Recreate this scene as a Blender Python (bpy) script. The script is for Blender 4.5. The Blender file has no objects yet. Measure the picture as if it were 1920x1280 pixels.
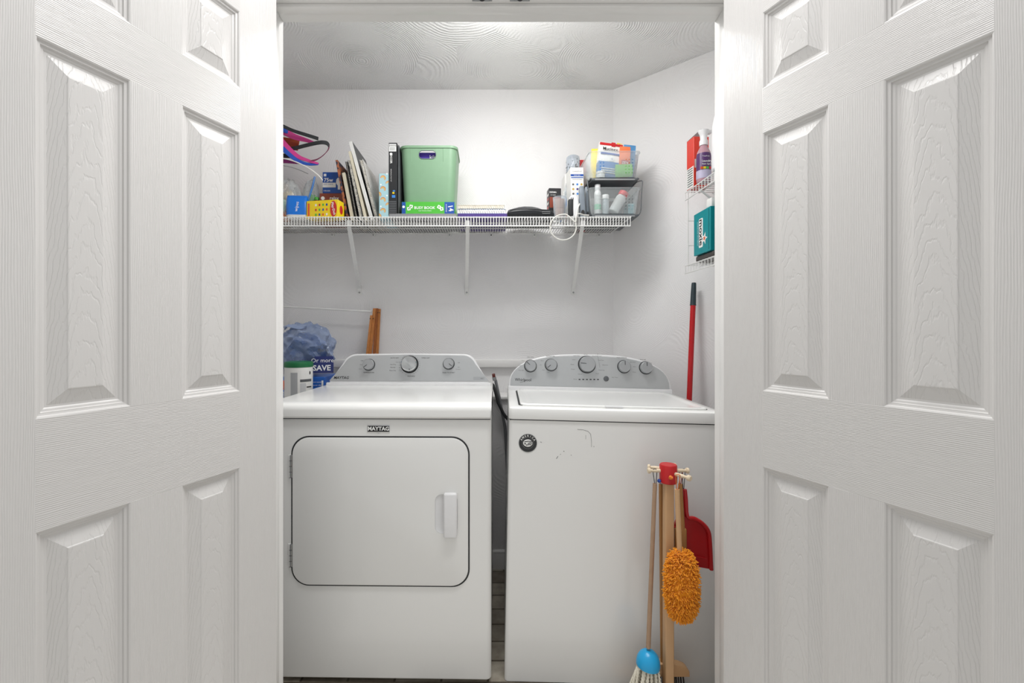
import bpy, bmesh, math, random
from mathutils import Vector, Matrix, noise, Euler
random.seed(7)
PI = math.pi
R = math.radians
scn = bpy.context.scene
col = scn.collection

# ---------------------------------------------------------------- camera, light, exposure
F, CX, HY, H = 853.0, 915.0, 625.0, 1.15          # focal length in px, vanishing point, eye height
cd = bpy.data.cameras.new('camera'); cam = bpy.data.objects.new('camera', cd); col.objects.link(cam)
cd.sensor_width = 36; cd.lens = F / 1920 * 36; cd.clip_start = 0.02
cd.shift_x = (960 - CX) / 1920; cd.shift_y = (HY - 640) / 1920
cam.location = (0, 0, H); cam.rotation_euler = (PI / 2, 0, 0)
scn.camera = cam
scn.view_settings.view_transform = 'Standard'; scn.view_settings.look = 'None'
scn.view_settings.gamma = 1; scn.view_settings.exposure = 0.12
w = bpy.data.worlds.new('world'); scn.world = w; w.use_nodes = True
w.node_tree.nodes['Background'].inputs[0].default_value = (0.99, 1.0, 1.0, 1)
w.node_tree.nodes['Background'].inputs[1].default_value = 0.52

def area(name, loc, target, sx, sy, power, color=(1, 1, 1)):
    l = bpy.data.lights.new(name, 'AREA'); l.shape = 'RECTANGLE'; l.size = sx; l.size_y = sy
    l.energy = power; l.color = color
    o = bpy.data.objects.new(name, l); col.objects.link(o); o.location = loc
    o.rotation_euler = (Vector(target) - Vector(loc)).to_track_quat('-Z', 'Y').to_euler()
    return o
area('room_light', (0.26, 0.92, 2.85), (0.10, 1.55, 0.7), 1.2, 0.3, 25, (1.0, 0.99, 0.98))
area('closet_tube_light', (0.05, 1.60, 2.33), (0.05, 1.75, 0.0), 0.75, 0.12, 7.0, (1.0, 0.998, 0.995))
pl = bpy.data.lights.new('closet_lamp_light', 'POINT'); pl.energy = 4.4; pl.shadow_soft_size = 0.09; pl.color = (1.0, 0.998, 0.995)
po = bpy.data.objects.new('closet_lamp_light', pl); col.objects.link(po); po.location = (0.05, 1.62, 2.24)

# ---------------------------------------------------------------- helpers
def at(px, py, D):
    return Vector(((px - CX) / F * D, D, H + (HY - py) / F * D))
def X(px, D): return (px - CX) / F * D
def Z(py, D): return H + (HY - py) / F * D

def lin(c):
    if isinstance(c, str):
        c = [int(c[i:i + 2], 16) / 255 for i in (0, 2, 4)]
    return tuple(((v / 12.92) if v <= 0.04045 else ((v + 0.055) / 1.055) ** 2.4) for v in c) + (1,)

MATS = {}
def mat(name, color, rough=0.5, metal=0.0, alpha=1.0, trans=0.0, bump=None, var=None, coat=0.0, spec=0.5, emit=0, sheen=0, aniso=0):
    if name in MATS: return MATS[name]
    m = bpy.data.materials.new(name); m.use_nodes = True
    nt = m.node_tree; b = nt.nodes['Principled BSDF']
    c = lin(color)
    b.inputs['Base Color'].default_value = c; b.inputs['Roughness'].default_value = rough
    b.inputs['Metallic'].default_value = metal; b.inputs['Alpha'].default_value = alpha
    b.inputs['Transmission Weight'].default_value = trans; b.inputs['Coat Weight'].default_value = coat
    b.inputs['Coat Roughness'].default_value = 0.08
    b.inputs['Specular IOR Level'].default_value = spec; b.inputs['Sheen Weight'].default_value = sheen
    b.inputs['Anisotropic'].default_value = aniso
    if emit:
        b.inputs['Emission Color'].default_value = c; b.inputs['Emission Strength'].default_value = emit
    tc = nt.nodes.new('ShaderNodeTexCoord')
    var = var if var is not None else (40, 0.04)
    n = nt.nodes.new('ShaderNodeTexNoise'); n.inputs['Scale'].default_value = var[0]; n.inputs['Detail'].default_value = 3
    nt.links.new(tc.outputs['Object'], n.inputs['Vector'])
    mx = nt.nodes.new('ShaderNodeMix'); mx.data_type = 'RGBA'
    mx.inputs[6].default_value = tuple(v * (1 - var[1]) for v in c[:3]) + (1,)
    mx.inputs[7].default_value = tuple(min(1, v * (1 + var[1])) for v in c[:3]) + (1,)
    nt.links.new(n.outputs[0], mx.inputs[0]); nt.links.new(mx.outputs[2], b.inputs['Base Color'])
    if bump:
        n2 = nt.nodes.new('ShaderNodeTexNoise'); n2.inputs['Scale'].default_value = bump[0]; n2.inputs['Detail'].default_value = 4
        mp = nt.nodes.new('ShaderNodeMapping'); mp.inputs['Scale'].default_value = bump[3] if len(bump) > 3 else (1, 1, 1)
        nt.links.new(tc.outputs['Object'], mp.inputs[0]); nt.links.new(mp.outputs[0], n2.inputs['Vector'])
        bp = nt.nodes.new('ShaderNodeBump'); bp.inputs['Strength'].default_value = bump[1]; bp.inputs['Distance'].default_value = bump[2]
        nt.links.new(n2.outputs[0], bp.inputs['Height']); nt.links.new(bp.outputs[0], b.inputs['Normal'])
    MATS[name] = m
    return m

def math_node(nt, op, a, b=None, c=None):
    n = nt.nodes.new('ShaderNodeMath'); n.operation = op
    for i, v in enumerate((a, b, c)):
        if v is None: continue
        if hasattr(v, 'links'): nt.links.new(v, n.inputs[i])
        else: n.inputs[i].default_value = v
    return n.outputs[0]

def swirl_paint(name, color, rough, cell=3.2, freq=420, strength=0.25, dist=0.0012):
    """wall or ceiling paint combed in overlapping arcs"""
    m = mat(name, color, rough, var=(3, 0.012)); nt = m.node_tree; b = nt.nodes['Principled BSDF']
    tc = nt.nodes.new('ShaderNodeTexCoord')
    v = nt.nodes.new('ShaderNodeTexVoronoi'); v.inputs['Scale'].default_value = cell; v.inputs['Randomness'].default_value = 0.9
    nt.links.new(tc.outputs['Object'], v.inputs['Vector'])
    n = nt.nodes.new('ShaderNodeTexNoise'); n.inputs['Scale'].default_value = 9; n.inputs['Detail'].default_value = 3
    nt.links.new(tc.outputs['Object'], n.inputs['Vector'])
    d = math_node(nt, 'ADD', v.outputs['Distance'], math_node(nt, 'MULTIPLY', n.outputs[0], 0.05))
    s = math_node(nt, 'SINE', math_node(nt, 'MULTIPLY', d, freq))
    n3 = nt.nodes.new('ShaderNodeTexNoise'); n3.inputs['Scale'].default_value = 5
    nt.links.new(tc.outputs['Object'], n3.inputs['Vector'])
    msk = math_node(nt, 'SUBTRACT', n3.outputs[0], 0.38); msk = math_node(nt, 'MAXIMUM', msk, 0.0)
    s = math_node(nt, 'MULTIPLY', s, math_node(nt, 'MULTIPLY', msk, 4))
    n2 = nt.nodes.new('ShaderNodeTexNoise'); n2.inputs['Scale'].default_value = 220; n2.inputs['Detail'].default_value = 3
    nt.links.new(tc.outputs['Object'], n2.inputs['Vector'])
    hgt = math_node(nt, 'ADD', s, math_node(nt, 'MULTIPLY', n2.outputs[0], 1.6))
    bp = nt.nodes.new('ShaderNodeBump'); bp.inputs['Strength'].default_value = strength; bp.inputs['Distance'].default_value = dist
    nt.links.new(hgt, bp.inputs['Height']); nt.links.new(bp.outputs[0], b.inputs['Normal'])
    return m

def grain(name, color, kind, strength):
    """moulded wood grain under paint; UV is in metres on the door face"""
    m = mat(name, color, 0.33, var=(2, 0.01)); nt = m.node_tree; b = nt.nodes['Principled BSDF']
    uv = nt.nodes.new('ShaderNodeUVMap'); uv.uv_map = 'face'
    sep = nt.nodes.new('ShaderNodeSeparateXYZ'); nt.links.new(uv.outputs[0], sep.inputs[0])
    x, y = sep.outputs[0], sep.outputs[1]
    mp = nt.nodes.new('ShaderNodeMapping'); nt.links.new(uv.outputs[0], mp.inputs[0])
    n = nt.nodes.new('ShaderNodeTexNoise'); nt.links.new(mp.outputs[0], n.inputs['Vector'])
    n.inputs['Detail'].default_value = 4
    if kind == 'arch':
        mp.inputs['Scale'].default_value = (45, 16, 1); n.inputs['Scale'].default_value = 1
        mp2 = nt.nodes.new('ShaderNodeMapping'); nt.links.new(uv.outputs[0], mp2.inputs[0]); mp2.inputs['Scale'].default_value = (250, 30, 1)
        nf = nt.nodes.new('ShaderNodeTexNoise'); nt.links.new(mp2.outputs[0], nf.inputs['Vector']); nf.inputs['Scale'].default_value = 1; nf.inputs['Detail'].default_value = 2
        xx = math_node(nt, 'MULTIPLY', math_node(nt, 'MULTIPLY', x, x), 85)
        s = math_node(nt, 'ADD', y, xx)
        s = math_node(nt, 'ADD', s, math_node(nt, 'MULTIPLY', n.outputs[0], 0.11))
        s = math_node(nt, 'ADD', s, math_node(nt, 'MULTIPLY', nf.outputs[0], 0.025))
        f = math_node(nt, 'FRACT', math_node(nt, 'MULTIPLY', s, 24))
        r = math_node(nt, 'ABSOLUTE', math_node(nt, 'SUBTRACT', f, 0.5))
        r = math_node(nt, 'MAXIMUM', math_node(nt, 'SUBTRACT', 1.0, math_node(nt, 'MULTIPLY', r, 6)), 0.0)
        hgt = math_node(nt, 'ADD', r, math_node(nt, 'MULTIPLY', nf.outputs[0], 0.25))
    else:
        a, c = (x, y) if kind == 'vertical' else (y, x)
        mp.inputs['Scale'].default_value = (14, 2.2, 1) if kind == 'vertical' else (2.2, 14, 1)
        n.inputs['Scale'].default_value = 1
        s = math_node(nt, 'ADD', a, math_node(nt, 'MULTIPLY', n.outputs[0], 0.016))
        s1 = math_node(nt, 'SINE', math_node(nt, 'MULTIPLY', s, 2 * PI * 320))
        mp2 = nt.nodes.new('ShaderNodeMapping'); nt.links.new(uv.outputs[0], mp2.inputs[0])
        mp2.inputs['Scale'].default_value = (700, 22, 1) if kind == 'vertical' else (22, 700, 1)
        nf = nt.nodes.new('ShaderNodeTexNoise'); nt.links.new(mp2.outputs[0], nf.inputs['Vector']); nf.inputs['Scale'].default_value = 1; nf.inputs['Detail'].default_value = 2
        hgt = math_node(nt, 'ADD', math_node(nt, 'MULTIPLY', s1, 0.5), math_node(nt, 'MULTIPLY', nf.outputs[0], 1.8))
    bp = nt.nodes.new('ShaderNodeBump'); bp.inputs['Strength'].default_value = strength; bp.inputs['Distance'].default_value = 0.0006
    nt.links.new(hgt, bp.inputs['Height']); nt.links.new(bp.outputs[0], b.inputs['Normal'])
    return m

def axes(o, xv, yv):
    """matrix taking local x, y to the given directions at o"""
    xv = Vector(xv).normalized(); yv = Vector(yv).normalized(); zv = xv.cross(yv)
    M = Matrix((xv, yv, zv)).transposed().to_4x4(); M.translation = Vector(o)
    return M
def front(x, y, z): return axes((x, y, z), (1, 0, 0), (0, 0, 1))       # text or outline facing the viewer (-y)
def T(x, y, z, rx=0, ry=0, rz=0): return Matrix.Translation((x, y, z)) @ Euler((rx, ry, rz)).to_matrix().to_4x4()

def rrect(wd, ht, r, n=5, cx=0, cy=0):
    pts = []
    r = min(r, wd / 2 - 1e-5, ht / 2 - 1e-5)
    for (sx, sy, a0) in ((1, -1, -90), (1, 1, 0), (-1, 1, 90), (-1, -1, 180)):
        for k in range(n + 1):
            a = R(a0 + 90 * k / n)
            pts.append((cx + sx * (wd / 2 - r) + r * math.cos(a), cy + sy * (ht / 2 - r) + r * math.sin(a)))
    return pts
def circle(r, n=24, cx=0, cy=0): return [(cx + r * math.cos(2 * PI * k / n), cy + r * math.sin(2 * PI * k / n)) for k in range(n)]

class MB:
    def __init__(s, M=None):
        s.bm = bmesh.new(); s.mats = []; s.M = M or Matrix.Identity(4)
    def mi(s, m):
        if m not in s.mats: s.mats.append(m)
        return s.mats.index(m)
    def add(s, t, m, M=None):
        i = s.mi(m); MM = s.M @ (M or Matrix.Identity(4))
        vm = {}
        for v in t.verts: vm[v] = s.bm.verts.new(MM @ v.co)
        for f in t.faces:
            try:
                g = s.bm.faces.new([vm[v] for v in f.verts]); g.material_index = i
            except ValueError: pass
        t.free()
    def raw(s, verts, faces, m, M=None):
        i = s.mi(m); MM = s.M @ (M or Matrix.Identity(4))
        vs = [s.bm.verts.new(MM @ Vector(v)) for v in verts]
        for f in faces:
            try:
                g = s.bm.faces.new([vs[k] for k in f]); g.material_index = i
            except ValueError: pass
        return s
    def box(s, x0, x1, y0, y1, z0, z1, m, bev=0, seg=2, M=None):
        t = bmesh.new()
        bmesh.ops.create_cube(t, size=1)
        for v in t.verts:
            v.co = Vector(((x0 + x1) / 2 + v.co.x * (x1 - x0), (y0 + y1) / 2 + v.co.y * (y1 - y0), (z0 + z1) / 2 + v.co.z * (z1 - z0)))
        if bev: bmesh.ops.bevel(t, geom=list(t.edges), offset=bev, segments=seg, profile=0.5, affect='EDGES')
        s.add(t, m, M); return s
    def loft(s, rings, m, cap0=True, cap1=True, M=None, closed=True):
        n = len(rings[0]); V = [p for r in rings for p in r]; Fc = []
        for k in range(len(rings) - 1):
            for j in range(n if closed else n - 1):
                a = k * n + j; b = k * n + (j + 1) % n
                Fc.append((a, b, b + n, a + n))
        if cap0: Fc.append(tuple(reversed(range(n))))
        if cap1: Fc.append(tuple((len(rings) - 1) * n + j for j in range(n)))
        return s.raw(V, Fc, m, M)
    def lathe(s, prof, m, n=24, M=None, cap0=True, cap1=True):
        rings = [[(r * math.cos(2 * PI * j / n), r * math.sin(2 * PI * j / n), z) for j in range(n)] for r, z in prof]
        return s.loft(rings, m, cap0, cap1, M)
    def plate(s, pts, z0, z1, m, M=None, bev=0, inset=None):
        """outline pts (2d) thickened from z0 to z1 (z1 = front)"""
        cx = sum(p[0] for p in pts) / len(pts); cy = sum(p[1] for p in pts) / len(pts)
        hw = max(abs(p[0] - cx) for p in pts); hh = max(abs(p[1] - cy) for p in pts)
        def sc(i): return [(cx + (p[0] - cx) * (1 - i / hw), cy + (p[1] - cy) * (1 - i / hh)) for p in pts]
        rings = [[(p[0], p[1], z0) for p in pts]]
        if bev:
            rings.append([(p[0], p[1], z1 - bev) for p in pts])
            rings.append([(p[0], p[1], z1 - bev * 0.3) for p in sc(bev * 0.3)])
            rings.append([(p[0], p[1], z1) for p in sc(bev)])
        else: rings.append([(p[0], p[1], z1) for p in pts])
        return s.loft(rings, m, M=M)
    def tube(s, pts, r, m, n=8, M=None, closed=False, r1=None):
        pts = [Vector(p) for p in pts]; N = len(pts); rings = []
        up = None
        for k in range(N):
            if closed: d = pts[(k + 1) % N] - pts[k - 1]
            else: d = pts[min(k + 1, N - 1)] - pts[max(k - 1, 0)]
            d.normalize()
            if up is None: up = Vector((0, 0, 1)) if abs(d.z) < 0.9 else Vector((1, 0, 0))
            a = d.cross(up)
            if a.length < 1e-5: a = d.orthogonal()
            a.normalize(); b = a.cross(d).normalized(); up = b
            rr = r if r1 is None else r + (r1 - r) * k / (N - 1)
            rings.append([pts[k] + a * rr * math.cos(2 * PI * j / n) + b * rr * math.sin(2 * PI * j / n) for j in range(n)])
        if closed: rings.append(rings[0]); return s.loft(rings, m, False, False, M)
        return s.loft(rings, m, True, True, M)
    def ribbon(s, pts, wdir, wd, th, m, M=None):
        """strap: pts path, wdir width direction"""
        pts = [Vector(p) for p in pts]; rings = []
        wdv = Vector(wdir).normalized()
        for k in range(len(pts)):
            d = (pts[min(k + 1, len(pts) - 1)] - pts[max(k - 1, 0)]).normalized()
            nrm = d.cross(wdv).normalized()
            c = pts[k]; ww = wd if not callable(wd) else wd(k / (len(pts) - 1))
            rings.append([c - wdv * ww / 2 - nrm * th / 2, c + wdv * ww / 2 - nrm * th / 2, c + wdv * ww / 2 + nrm * th / 2, c - wdv * ww / 2 + nrm * th / 2])
        return s.loft(rings, m, M=M)
    def ball(s, c, r, m, sub=3, sc=(1, 1, 1), M=None, fn=None):
        t = bmesh.new(); bmesh.ops.create_icosphere(t, subdivisions=sub, radius=1)
        for v in t.verts:
            p = v.co.copy()
            k = fn(p) if fn else 1.0
            v.co = Vector(c) + Vector((p.x * r * sc[0], p.y * r * sc[1], p.z * r * sc[2])) * k
        s.add(t, m, M); return s
    def text(s, body, size, m, M, shear=0, bold=0, align='CENTER', sx=1.0, th=0.0):
        cu = bpy.data.curves.new('t', 'FONT'); cu.body = body; cu.size = size; cu.align_x = align; cu.align_y = 'CENTER'
        cu.shear = shear; cu.offset = bold * size; cu.resolution_u = 2; cu.extrude = th
        o = bpy.data.objects.new('t', cu); col.objects.link(o)
        dg = bpy.context.evaluated_depsgraph_get()
        me = bpy.data.meshes.new_from_object(o.evaluated_get(dg))
        bpy.data.objects.remove(o); bpy.data.curves.remove(cu)
        s.raw([(v.co.x * sx, v.co.y, v.co.z) for v in me.vertices], [tuple(p.vertices) for p in me.polygons], m, M)
        bpy.data.meshes.remove(me); return s
    def build(s, name, parent=None, loc=(0, 0, 0), rot=(0, 0, 0), smooth=35, kind=None, recalc=True):
        if recalc: bmesh.ops.recalc_face_normals(s.bm, faces=list(s.bm.faces))
        me = bpy.data.meshes.new(name); s.bm.to_mesh(me); s.bm.free()
        for m in s.mats: me.materials.append(m)
        if smooth:
            for p in me.polygons: p.use_smooth = True
            me.set_sharp_from_angle(angle=R(smooth))
        o = bpy.data.objects.new(name, me); col.objects.link(o); o.parent = parent
        o.location = loc; o.rotation_euler = rot
        if kind: o['kind'] = kind
        return o

def thing(name, label, cat, loc=(0, 0, 0), rot=(0, 0, 0), group=None):
    o = bpy.data.objects.new(name, None); col.objects.link(o); o.empty_display_size = 0.05
    o.location = loc; o.rotation_euler = rot; o['label'] = label; o['category'] = cat
    if group: o['group'] = group
    return o
def tag(o, label, cat, group=None):
    o['label'] = label; o['category'] = cat
    if group: o['group'] = group
    return o
def struct(o): o['kind'] = 'structure'; return o

def cut(obj, cutter_mb):
    """boolean difference, applied"""
    c = cutter_mb.build('cutter', smooth=0)
    md = obj.modifiers.new('b', 'BOOLEAN'); md.object = c; md.operation = 'DIFFERENCE'; md.solver = 'EXACT'
    mp, ml, ms = obj.parent, obj.location.copy(), obj.rotation_euler.copy()
    obj.parent = None; obj.location = (0, 0, 0); obj.rotation_euler = (0, 0, 0)
    bpy.context.view_layer.update()
    dg = bpy.context.evaluated_depsgraph_get()
    me = bpy.data.meshes.new_from_object(obj.evaluated_get(dg))
    obj.modifiers.remove(md); obj.data = me
    obj.parent = mp; obj.location = ml; obj.rotation_euler = ms
    bpy.data.objects.remove(c)
    for p in me.polygons: p.use_smooth = True
    me.set_sharp_from_angle(angle=R(35))

# ---------------------------------------------------------------- materials
wall_m = swirl_paint('wall_paint', 'e9e8e8', 0.55, cell=2.6, freq=300, strength=0.3)
ceil_m = swirl_paint('ceiling_paint', 'e9e9e8', 0.6, cell=2.4, freq=260, strength=1.0)
trim_m = mat('trim_paint', 'e6e5e3', 0.3, bump=(260, 0.12, 0.0004), var=(3, 0.01))
DC = 'd3d1cf'
dv = grain('door_grain_vertical', DC, 'vertical', 0.42)
dh = grain('door_grain_horizontal', DC, 'horizontal', 0.42)
da = grain('door_grain_arched', DC, 'arch', 0.62)
dmo = mat('door_moulding', DC, 0.33, var=(2, 0.01))
enamel = mat('white_enamel', 'ececea', 0.16, var=(2.5, 0.008), bump=(900, 0.03, 0.0001))
plasw = mat('white_plastic', 'e9e9ea', 0.28)
brush = mat('brushed_silver', 'c6c8c9', 0.38, metal=0.55, bump=(60, 0.12, 0.0002, (1, 1, 40)), var=(30, 0.03))
silver = mat('satin_silver', 'b9bbbd', 0.35, metal=0.6)
chrome = mat('chrome', 'd4d5d6', 0.18, metal=1.0, aniso=0.0)
dark = mat('dark_rubber', '26282a', 0.6)
black = mat('black_ink', '151517', 0.5)
greyink = mat('grey_ink', '5d6063', 0.6)
white = mat('white_ink', 'f4f4f2', 0.5)
steel = mat('steel', 'a6a8a9', 0.3, metal=0.9)
wire = mat('white_vinyl_wire', 'e7e7e5', 0.35)
card = mat('cardboard', 'a98762', 0.8)
paper = mat('paper_edge', 'e3ddd0', 0.8, bump=(500, 0.4, 0.0005))

# ---------------------------------------------------------------- room shell
YB, XR, XL, ZC = 2.38, 1.04, -1.13, 2.425       # back wall, right wall, left wall, ceiling
WF, WB = 1.205, 1.318                           # opening wall, room face and closet face
XC, XJL, XJR, ZH = 0.6557, -0.5935, 0.6568, 2.052
YD = YB - (XR - XC) / 1.0985                    # where the slanted wall meets the side wall

MB().box(-3, 3, -2.5, YB + 0.1, -0.05, 0, None or mat('floor_base', '8c8276', 0.5)).build('floor', smooth=0)
fl = bpy.data.objects['floor']; struct(fl)
def floor_mat():
    m = mat('vinyl_tile', 'a59a8c', 0.38); nt = m.node_tree; b = nt.nodes['Principled BSDF']
    tc = nt.nodes.new('ShaderNodeTexCoord')
    br = nt.nodes.new('ShaderNodeTexBrick'); br.offset = 0.5; br.inputs['Scale'].default_value = 1
    br.inputs['Brick Width'].default_value = 0.155; br.inputs['Row Height'].default_value = 0.1; br.inputs['Mortar Size'].default_value = 0.004
    br.inputs['Color1'].default_value = lin('b1aa9d'); br.inputs['Color2'].default_value = lin('7d7467'); br.inputs['Mortar'].default_value = lin('5f574c')
    n = nt.nodes.new('ShaderNodeTexNoise'); n.inputs['Scale'].default_value = 22; n.inputs['Detail'].default_value = 6
    nt.links.new(tc.outputs['Object'], br.inputs['Vector']); nt.links.new(tc.outputs['Object'], n.inputs['Vector'])
    mx = nt.nodes.new('ShaderNodeMix'); mx.data_type = 'RGBA'; mx.blend_type = 'MULTIPLY'; mx.inputs[0].default_value = 0.6
    rmp = nt.nodes.new('ShaderNodeValToRGB'); rmp.color_ramp.elements[0].position = 0.35; rmp.color_ramp.elements[0].color = (0.45, 0.42, 0.38, 1); rmp.color_ramp.elements[1].position = 0.65
    nt.links.new(n.outputs[0], rmp.inputs[0]); nt.links.new(br.outputs[0], mx.inputs[6]); nt.links.new(rmp.outputs[0], mx.inputs[7])
    nt.links.new(mx.outputs[2], b.inputs['Base Color'])
    return m
fl.data.materials[0] = floor_mat()
struct(MB().box(-3, 3, -2.5, 1.30, 0.0005, 0.006, mat('bounce_floor', 'dedad3', 0.9, bump=(400, 0.6, 0.002))).build('floor', smooth=0))  # unseen pale floor sheet, added to bounce light up onto the appliance fronts
struct(MB().box(XL - 0.1, XR + 0.1, WB, YB + 0.1, ZC, ZC + 0.06, ceil_m).build('ceiling', smooth=0))
struct(MB().box(XL - 0.1, XC + 0.02, YB, YB + 0.1, 0, ZC, wall_m).build('wall_back', smooth=0))
struct(MB().box(XL - 0.1, XL, WB, YB, 0, ZC, wall_m).build('wall_left', smooth=0))
struct(MB().box(XR, XR + 0.1, WB, YD, 0, ZC, wall_m).build('wall_right', smooth=0))
s = MB()
pts = [(XC, YB), (XR, YD), (XR + 0.12, YD + 0.02), (XR + 0.12, YB + 0.1), (XC, YB + 0.1)]
s.loft([[(p[0], p[1], 0) for p in pts], [(p[0], p[1], ZC) for p in pts]], wall_m)
struct(s.build('wall_slanted', smooth=0))
s = MB()
s.box(-2.2, XJL - 0.02, WF, WB, 0, 2.6, wall_m); s.box(XJR + 0.02, 2.2, WF, WB, 0, 2.6, wall_m); s.box(XJL - 0.02, XJR + 0.02, WF, WB, ZH + 0.02, 2.6, wall_m)
struct(s.build('wall_front', smooth=0))
# door frame
s = MB(); s.box(XJL - 0.02, XJL, WF - 0.002, WB + 0.001, 0, ZH + 0.02, trim_m, 0.001, 1)
s.box(XJL, XJL + 0.009, 1.243, 1.274, 0, ZH - 0.009, trim_m, 0.0015, 2); struct(s.build('trim_1'))
s = MB(); s.box(XJR, XJR + 0.02, WF - 0.002, WB + 0.001, 0, ZH + 0.02, trim_m, 0.001, 1)
s.box(XJR - 0.009, XJR, 1.243, 1.274, 0, ZH - 0.009, trim_m, 0.0015, 2); struct(s.build('trim_2'))
s = MB(); s.box(XJL, XJR, WF - 0.002, WB + 0.001, ZH, ZH + 0.02, trim_m, 0.001, 1)
s.box(XJL, XJR, 1.243, 1.274, ZH - 0.010, ZH, trim_m, 0.0015, 2); struct(s.build('trim_3'))
for i, (a, b) in enumerate(((XJL - 0.085, XJL - 0.008), (XJR + 0.008, XJR + 0.085))):
    s = MB(); s.box(a, b, WF - 0.016, WF - 0.002, 0, ZH + 0.085, trim_m, 0.004, 2); struct(s.build('trim_%d' % (4 + i)))
s = MB(); s.box(XJL - 0.085, XJR + 0.085, WF - 0.016, WF - 0.002, ZH + 0.0855, ZH + 0.16, trim_m, 0.004, 2); struct(s.build('trim_6'))
# low boxed-out wall behind the machines, its cap, the strip above it
struct(MB().box(XL, XC + 0.10, 2.235, YB, 0, 0.825, wall_m).build('wall_low', smooth=0))
struct(MB().box(XL, XC + 0.09, 2.222, YB, 0.826, 0.842, trim_m, 0.004, 2).build('trim_7'))
struct(MB().box(XL, 0.66, 2.352, YB, 0.975, 1.014, trim_m, 0.004, 2).build('trim_8'))
s = MB(); prof = [(0, 0), (-0.016, 0), (-0.016, 0.055), (-0.010, 0.07), (-0.010, 0.082), (-0.004, 0.09), (0, 0.09)]
s.loft([[(x, 2.234 + p[0], p[1]) for p in prof] for x in (XL, XC + 0.09)], trim_m); struct(s.build('baseboard_back'))
s = MB(); s.loft([[(XR + p[0] - 0.0005, y, p[1]) for p in prof] for y in (WB + 0.01, YD - 0.01)], trim_m); struct(s.build('baseboard_right'))

# ---------------------------------------------------------------- six-panel doors
def six_panel(name, hinge, u, stile, pw, mull, side):
    W = 2 * stile + 2 * pw + mull; HT = 2.035; z0 = 0.012; th = 0.035
    cols = [(stile, stile + pw), (stile + pw + mull, stile + 2 * pw + mull)]
    rows = [(0.235, 0.8275), (1.011, 1.634), (1.741, 1.925)]
    bm = bmesh.new(); uvl = bm.loops.layers.uv.new('face')
    mats = [dv, dh, da, dmo]
    def face(P, mi, uvo=(0, 0)):
        vs = [bm.verts.new((p[0], side * p[2], p[1])) for p in P]
        f = bm.faces.new(vs); f.material_index = mi
        for l, p in zip(f.loops, P): l[uvl].uv = (p[0] - uvo[0], p[1] - uvo[1])
    def quad(x0, x1, a, b, mi, y=0): face([(x0, a, y), (x1, a, y), (x1, b, y), (x0, b, y)], mi, (0, 0))
    quad(0, stile, z0, HT, 0); quad(W - stile, W, z0, HT, 0)
    zz = [z0] + [v for r in rows for v in r] + [HT]
    for k in range(0, 8, 2): quad(stile, W - stile, zz[k], zz[k + 1], 1)
    for (a, b) in rows: quad(stile + pw, stile + pw + mull, a, b, 0)
    prof = [(0, 0, 3), (0.0025, -0.0012, 3), (0.004, -0.0042, 3), (0.007, -0.0050, 3), (0.0085, -0.0050, 3), (0.010, -0.0082, 3), (0.0135, -0.0090, 3), (0.016, -0.0108, 3), (0.019, -0.0108, 3), (0.0195, -0.0108, 2), (0.043, -0.0030, 2), (0.0445, -0.0018, 2), (0.046, -0.0015, 2)]
    for (c0, c1) in cols:
        for (a, b) in rows:
            cxm = (c0 + c1) / 2; zo = a - random.random()
            def ring(i, d): return [(c0 + i, a + i, d), (c1 - i, a + i, d), (c1 - i, b - i, d), (c0 + i, b - i, d)]
            for k in range(len(prof) - 1):
                r0, r1 = ring(prof[k][0], prof[k][1]), ring(prof[k + 1][0], prof[k + 1][1])
                for j in range(4):
                    face([r0[j], r0[(j + 1) % 4], r1[(j + 1) % 4], r1[j]], prof[k][2], (cxm, zo))
            face(ring(prof[-1][0], prof[-1][1]), 2, (cxm, zo))
    # back and edges
    b0 = -th
    face([(0, z0, b0), (0, HT, b0), (W, HT, b0), (W, z0, b0)], 0)
    face([(0, z0, 0), (0, HT, 0), (0, HT, b0), (0, z0, b0)], 0); face([(W, z0, 0), (W, z0, b0), (W, HT, b0), (W, HT, 0)], 0)
    face([(0, HT, 0), (W, HT, 0), (W, HT, b0), (0, HT, b0)], 1); face([(0, z0, 0), (0, z0, b0), (W, z0, b0), (W, z0, 0)], 1)
    bmesh.ops.remove_doubles(bm, verts=list(bm.verts), dist=1e-5)
    bmesh.ops.recalc_face_normals(bm, faces=list(bm.faces))
    me = bpy.data.meshes.new(name); bm.to_mesh(me); bm.free()
    for m in mats: me.materials.append(m)
    o = bpy.data.objects.new(name, me); col.objects.link(o)
    o.location = (hinge[0], hinge[1], 0); o.rotation_euler = (0, 0, math.atan2(u[1], u[0]))
    struct(o)
    for z in (0.25, 1.03, 1.82):     # hinge knuckles on the frame side
        h = MB(); h.tube([(-0.003, -side * 0.039, z - 0.045), (-0.003, -side * 0.039, z + 0.045)], 0.005, steel, 10)
        h.build('hinge', o)
    return o
six_panel('door_1', (-0.5585, 1.2), (-0.352, -0.936), 0.111, 0.142, 0.1003, 1)
six_panel('door_2', (0.6235, 1.203), (0.368, -0.930), 0.111, 0.150, 0.0987, -1)

for i, px in enumerate((904, 975)):
    t = thing('ball_catch', ('left' if i == 0 else 'right') + ' one of two small metal catch plates under the door frame head', 'catch', (X(px, 1.225), 1.222, ZH), group='catch plates under the frame head')
    MB().box(-0.027, 0.027, -0.012, 0.012, -0.002, -0.0005, steel, 0.0004, 1).build('plate', t)
    MB().lathe([(0.006, -0.0065), (0.0085, -0.004), (0.0085, -0.0022)], dark, 16, T(0, 0, 0)).build('catch', t)
    for sx in (-1, 1): MB().lathe([(0.002, -0.0032), (0.0035, -0.0022)], steel, 12, T(sx * 0.02, 0, 0)).build('screw', t)

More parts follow.
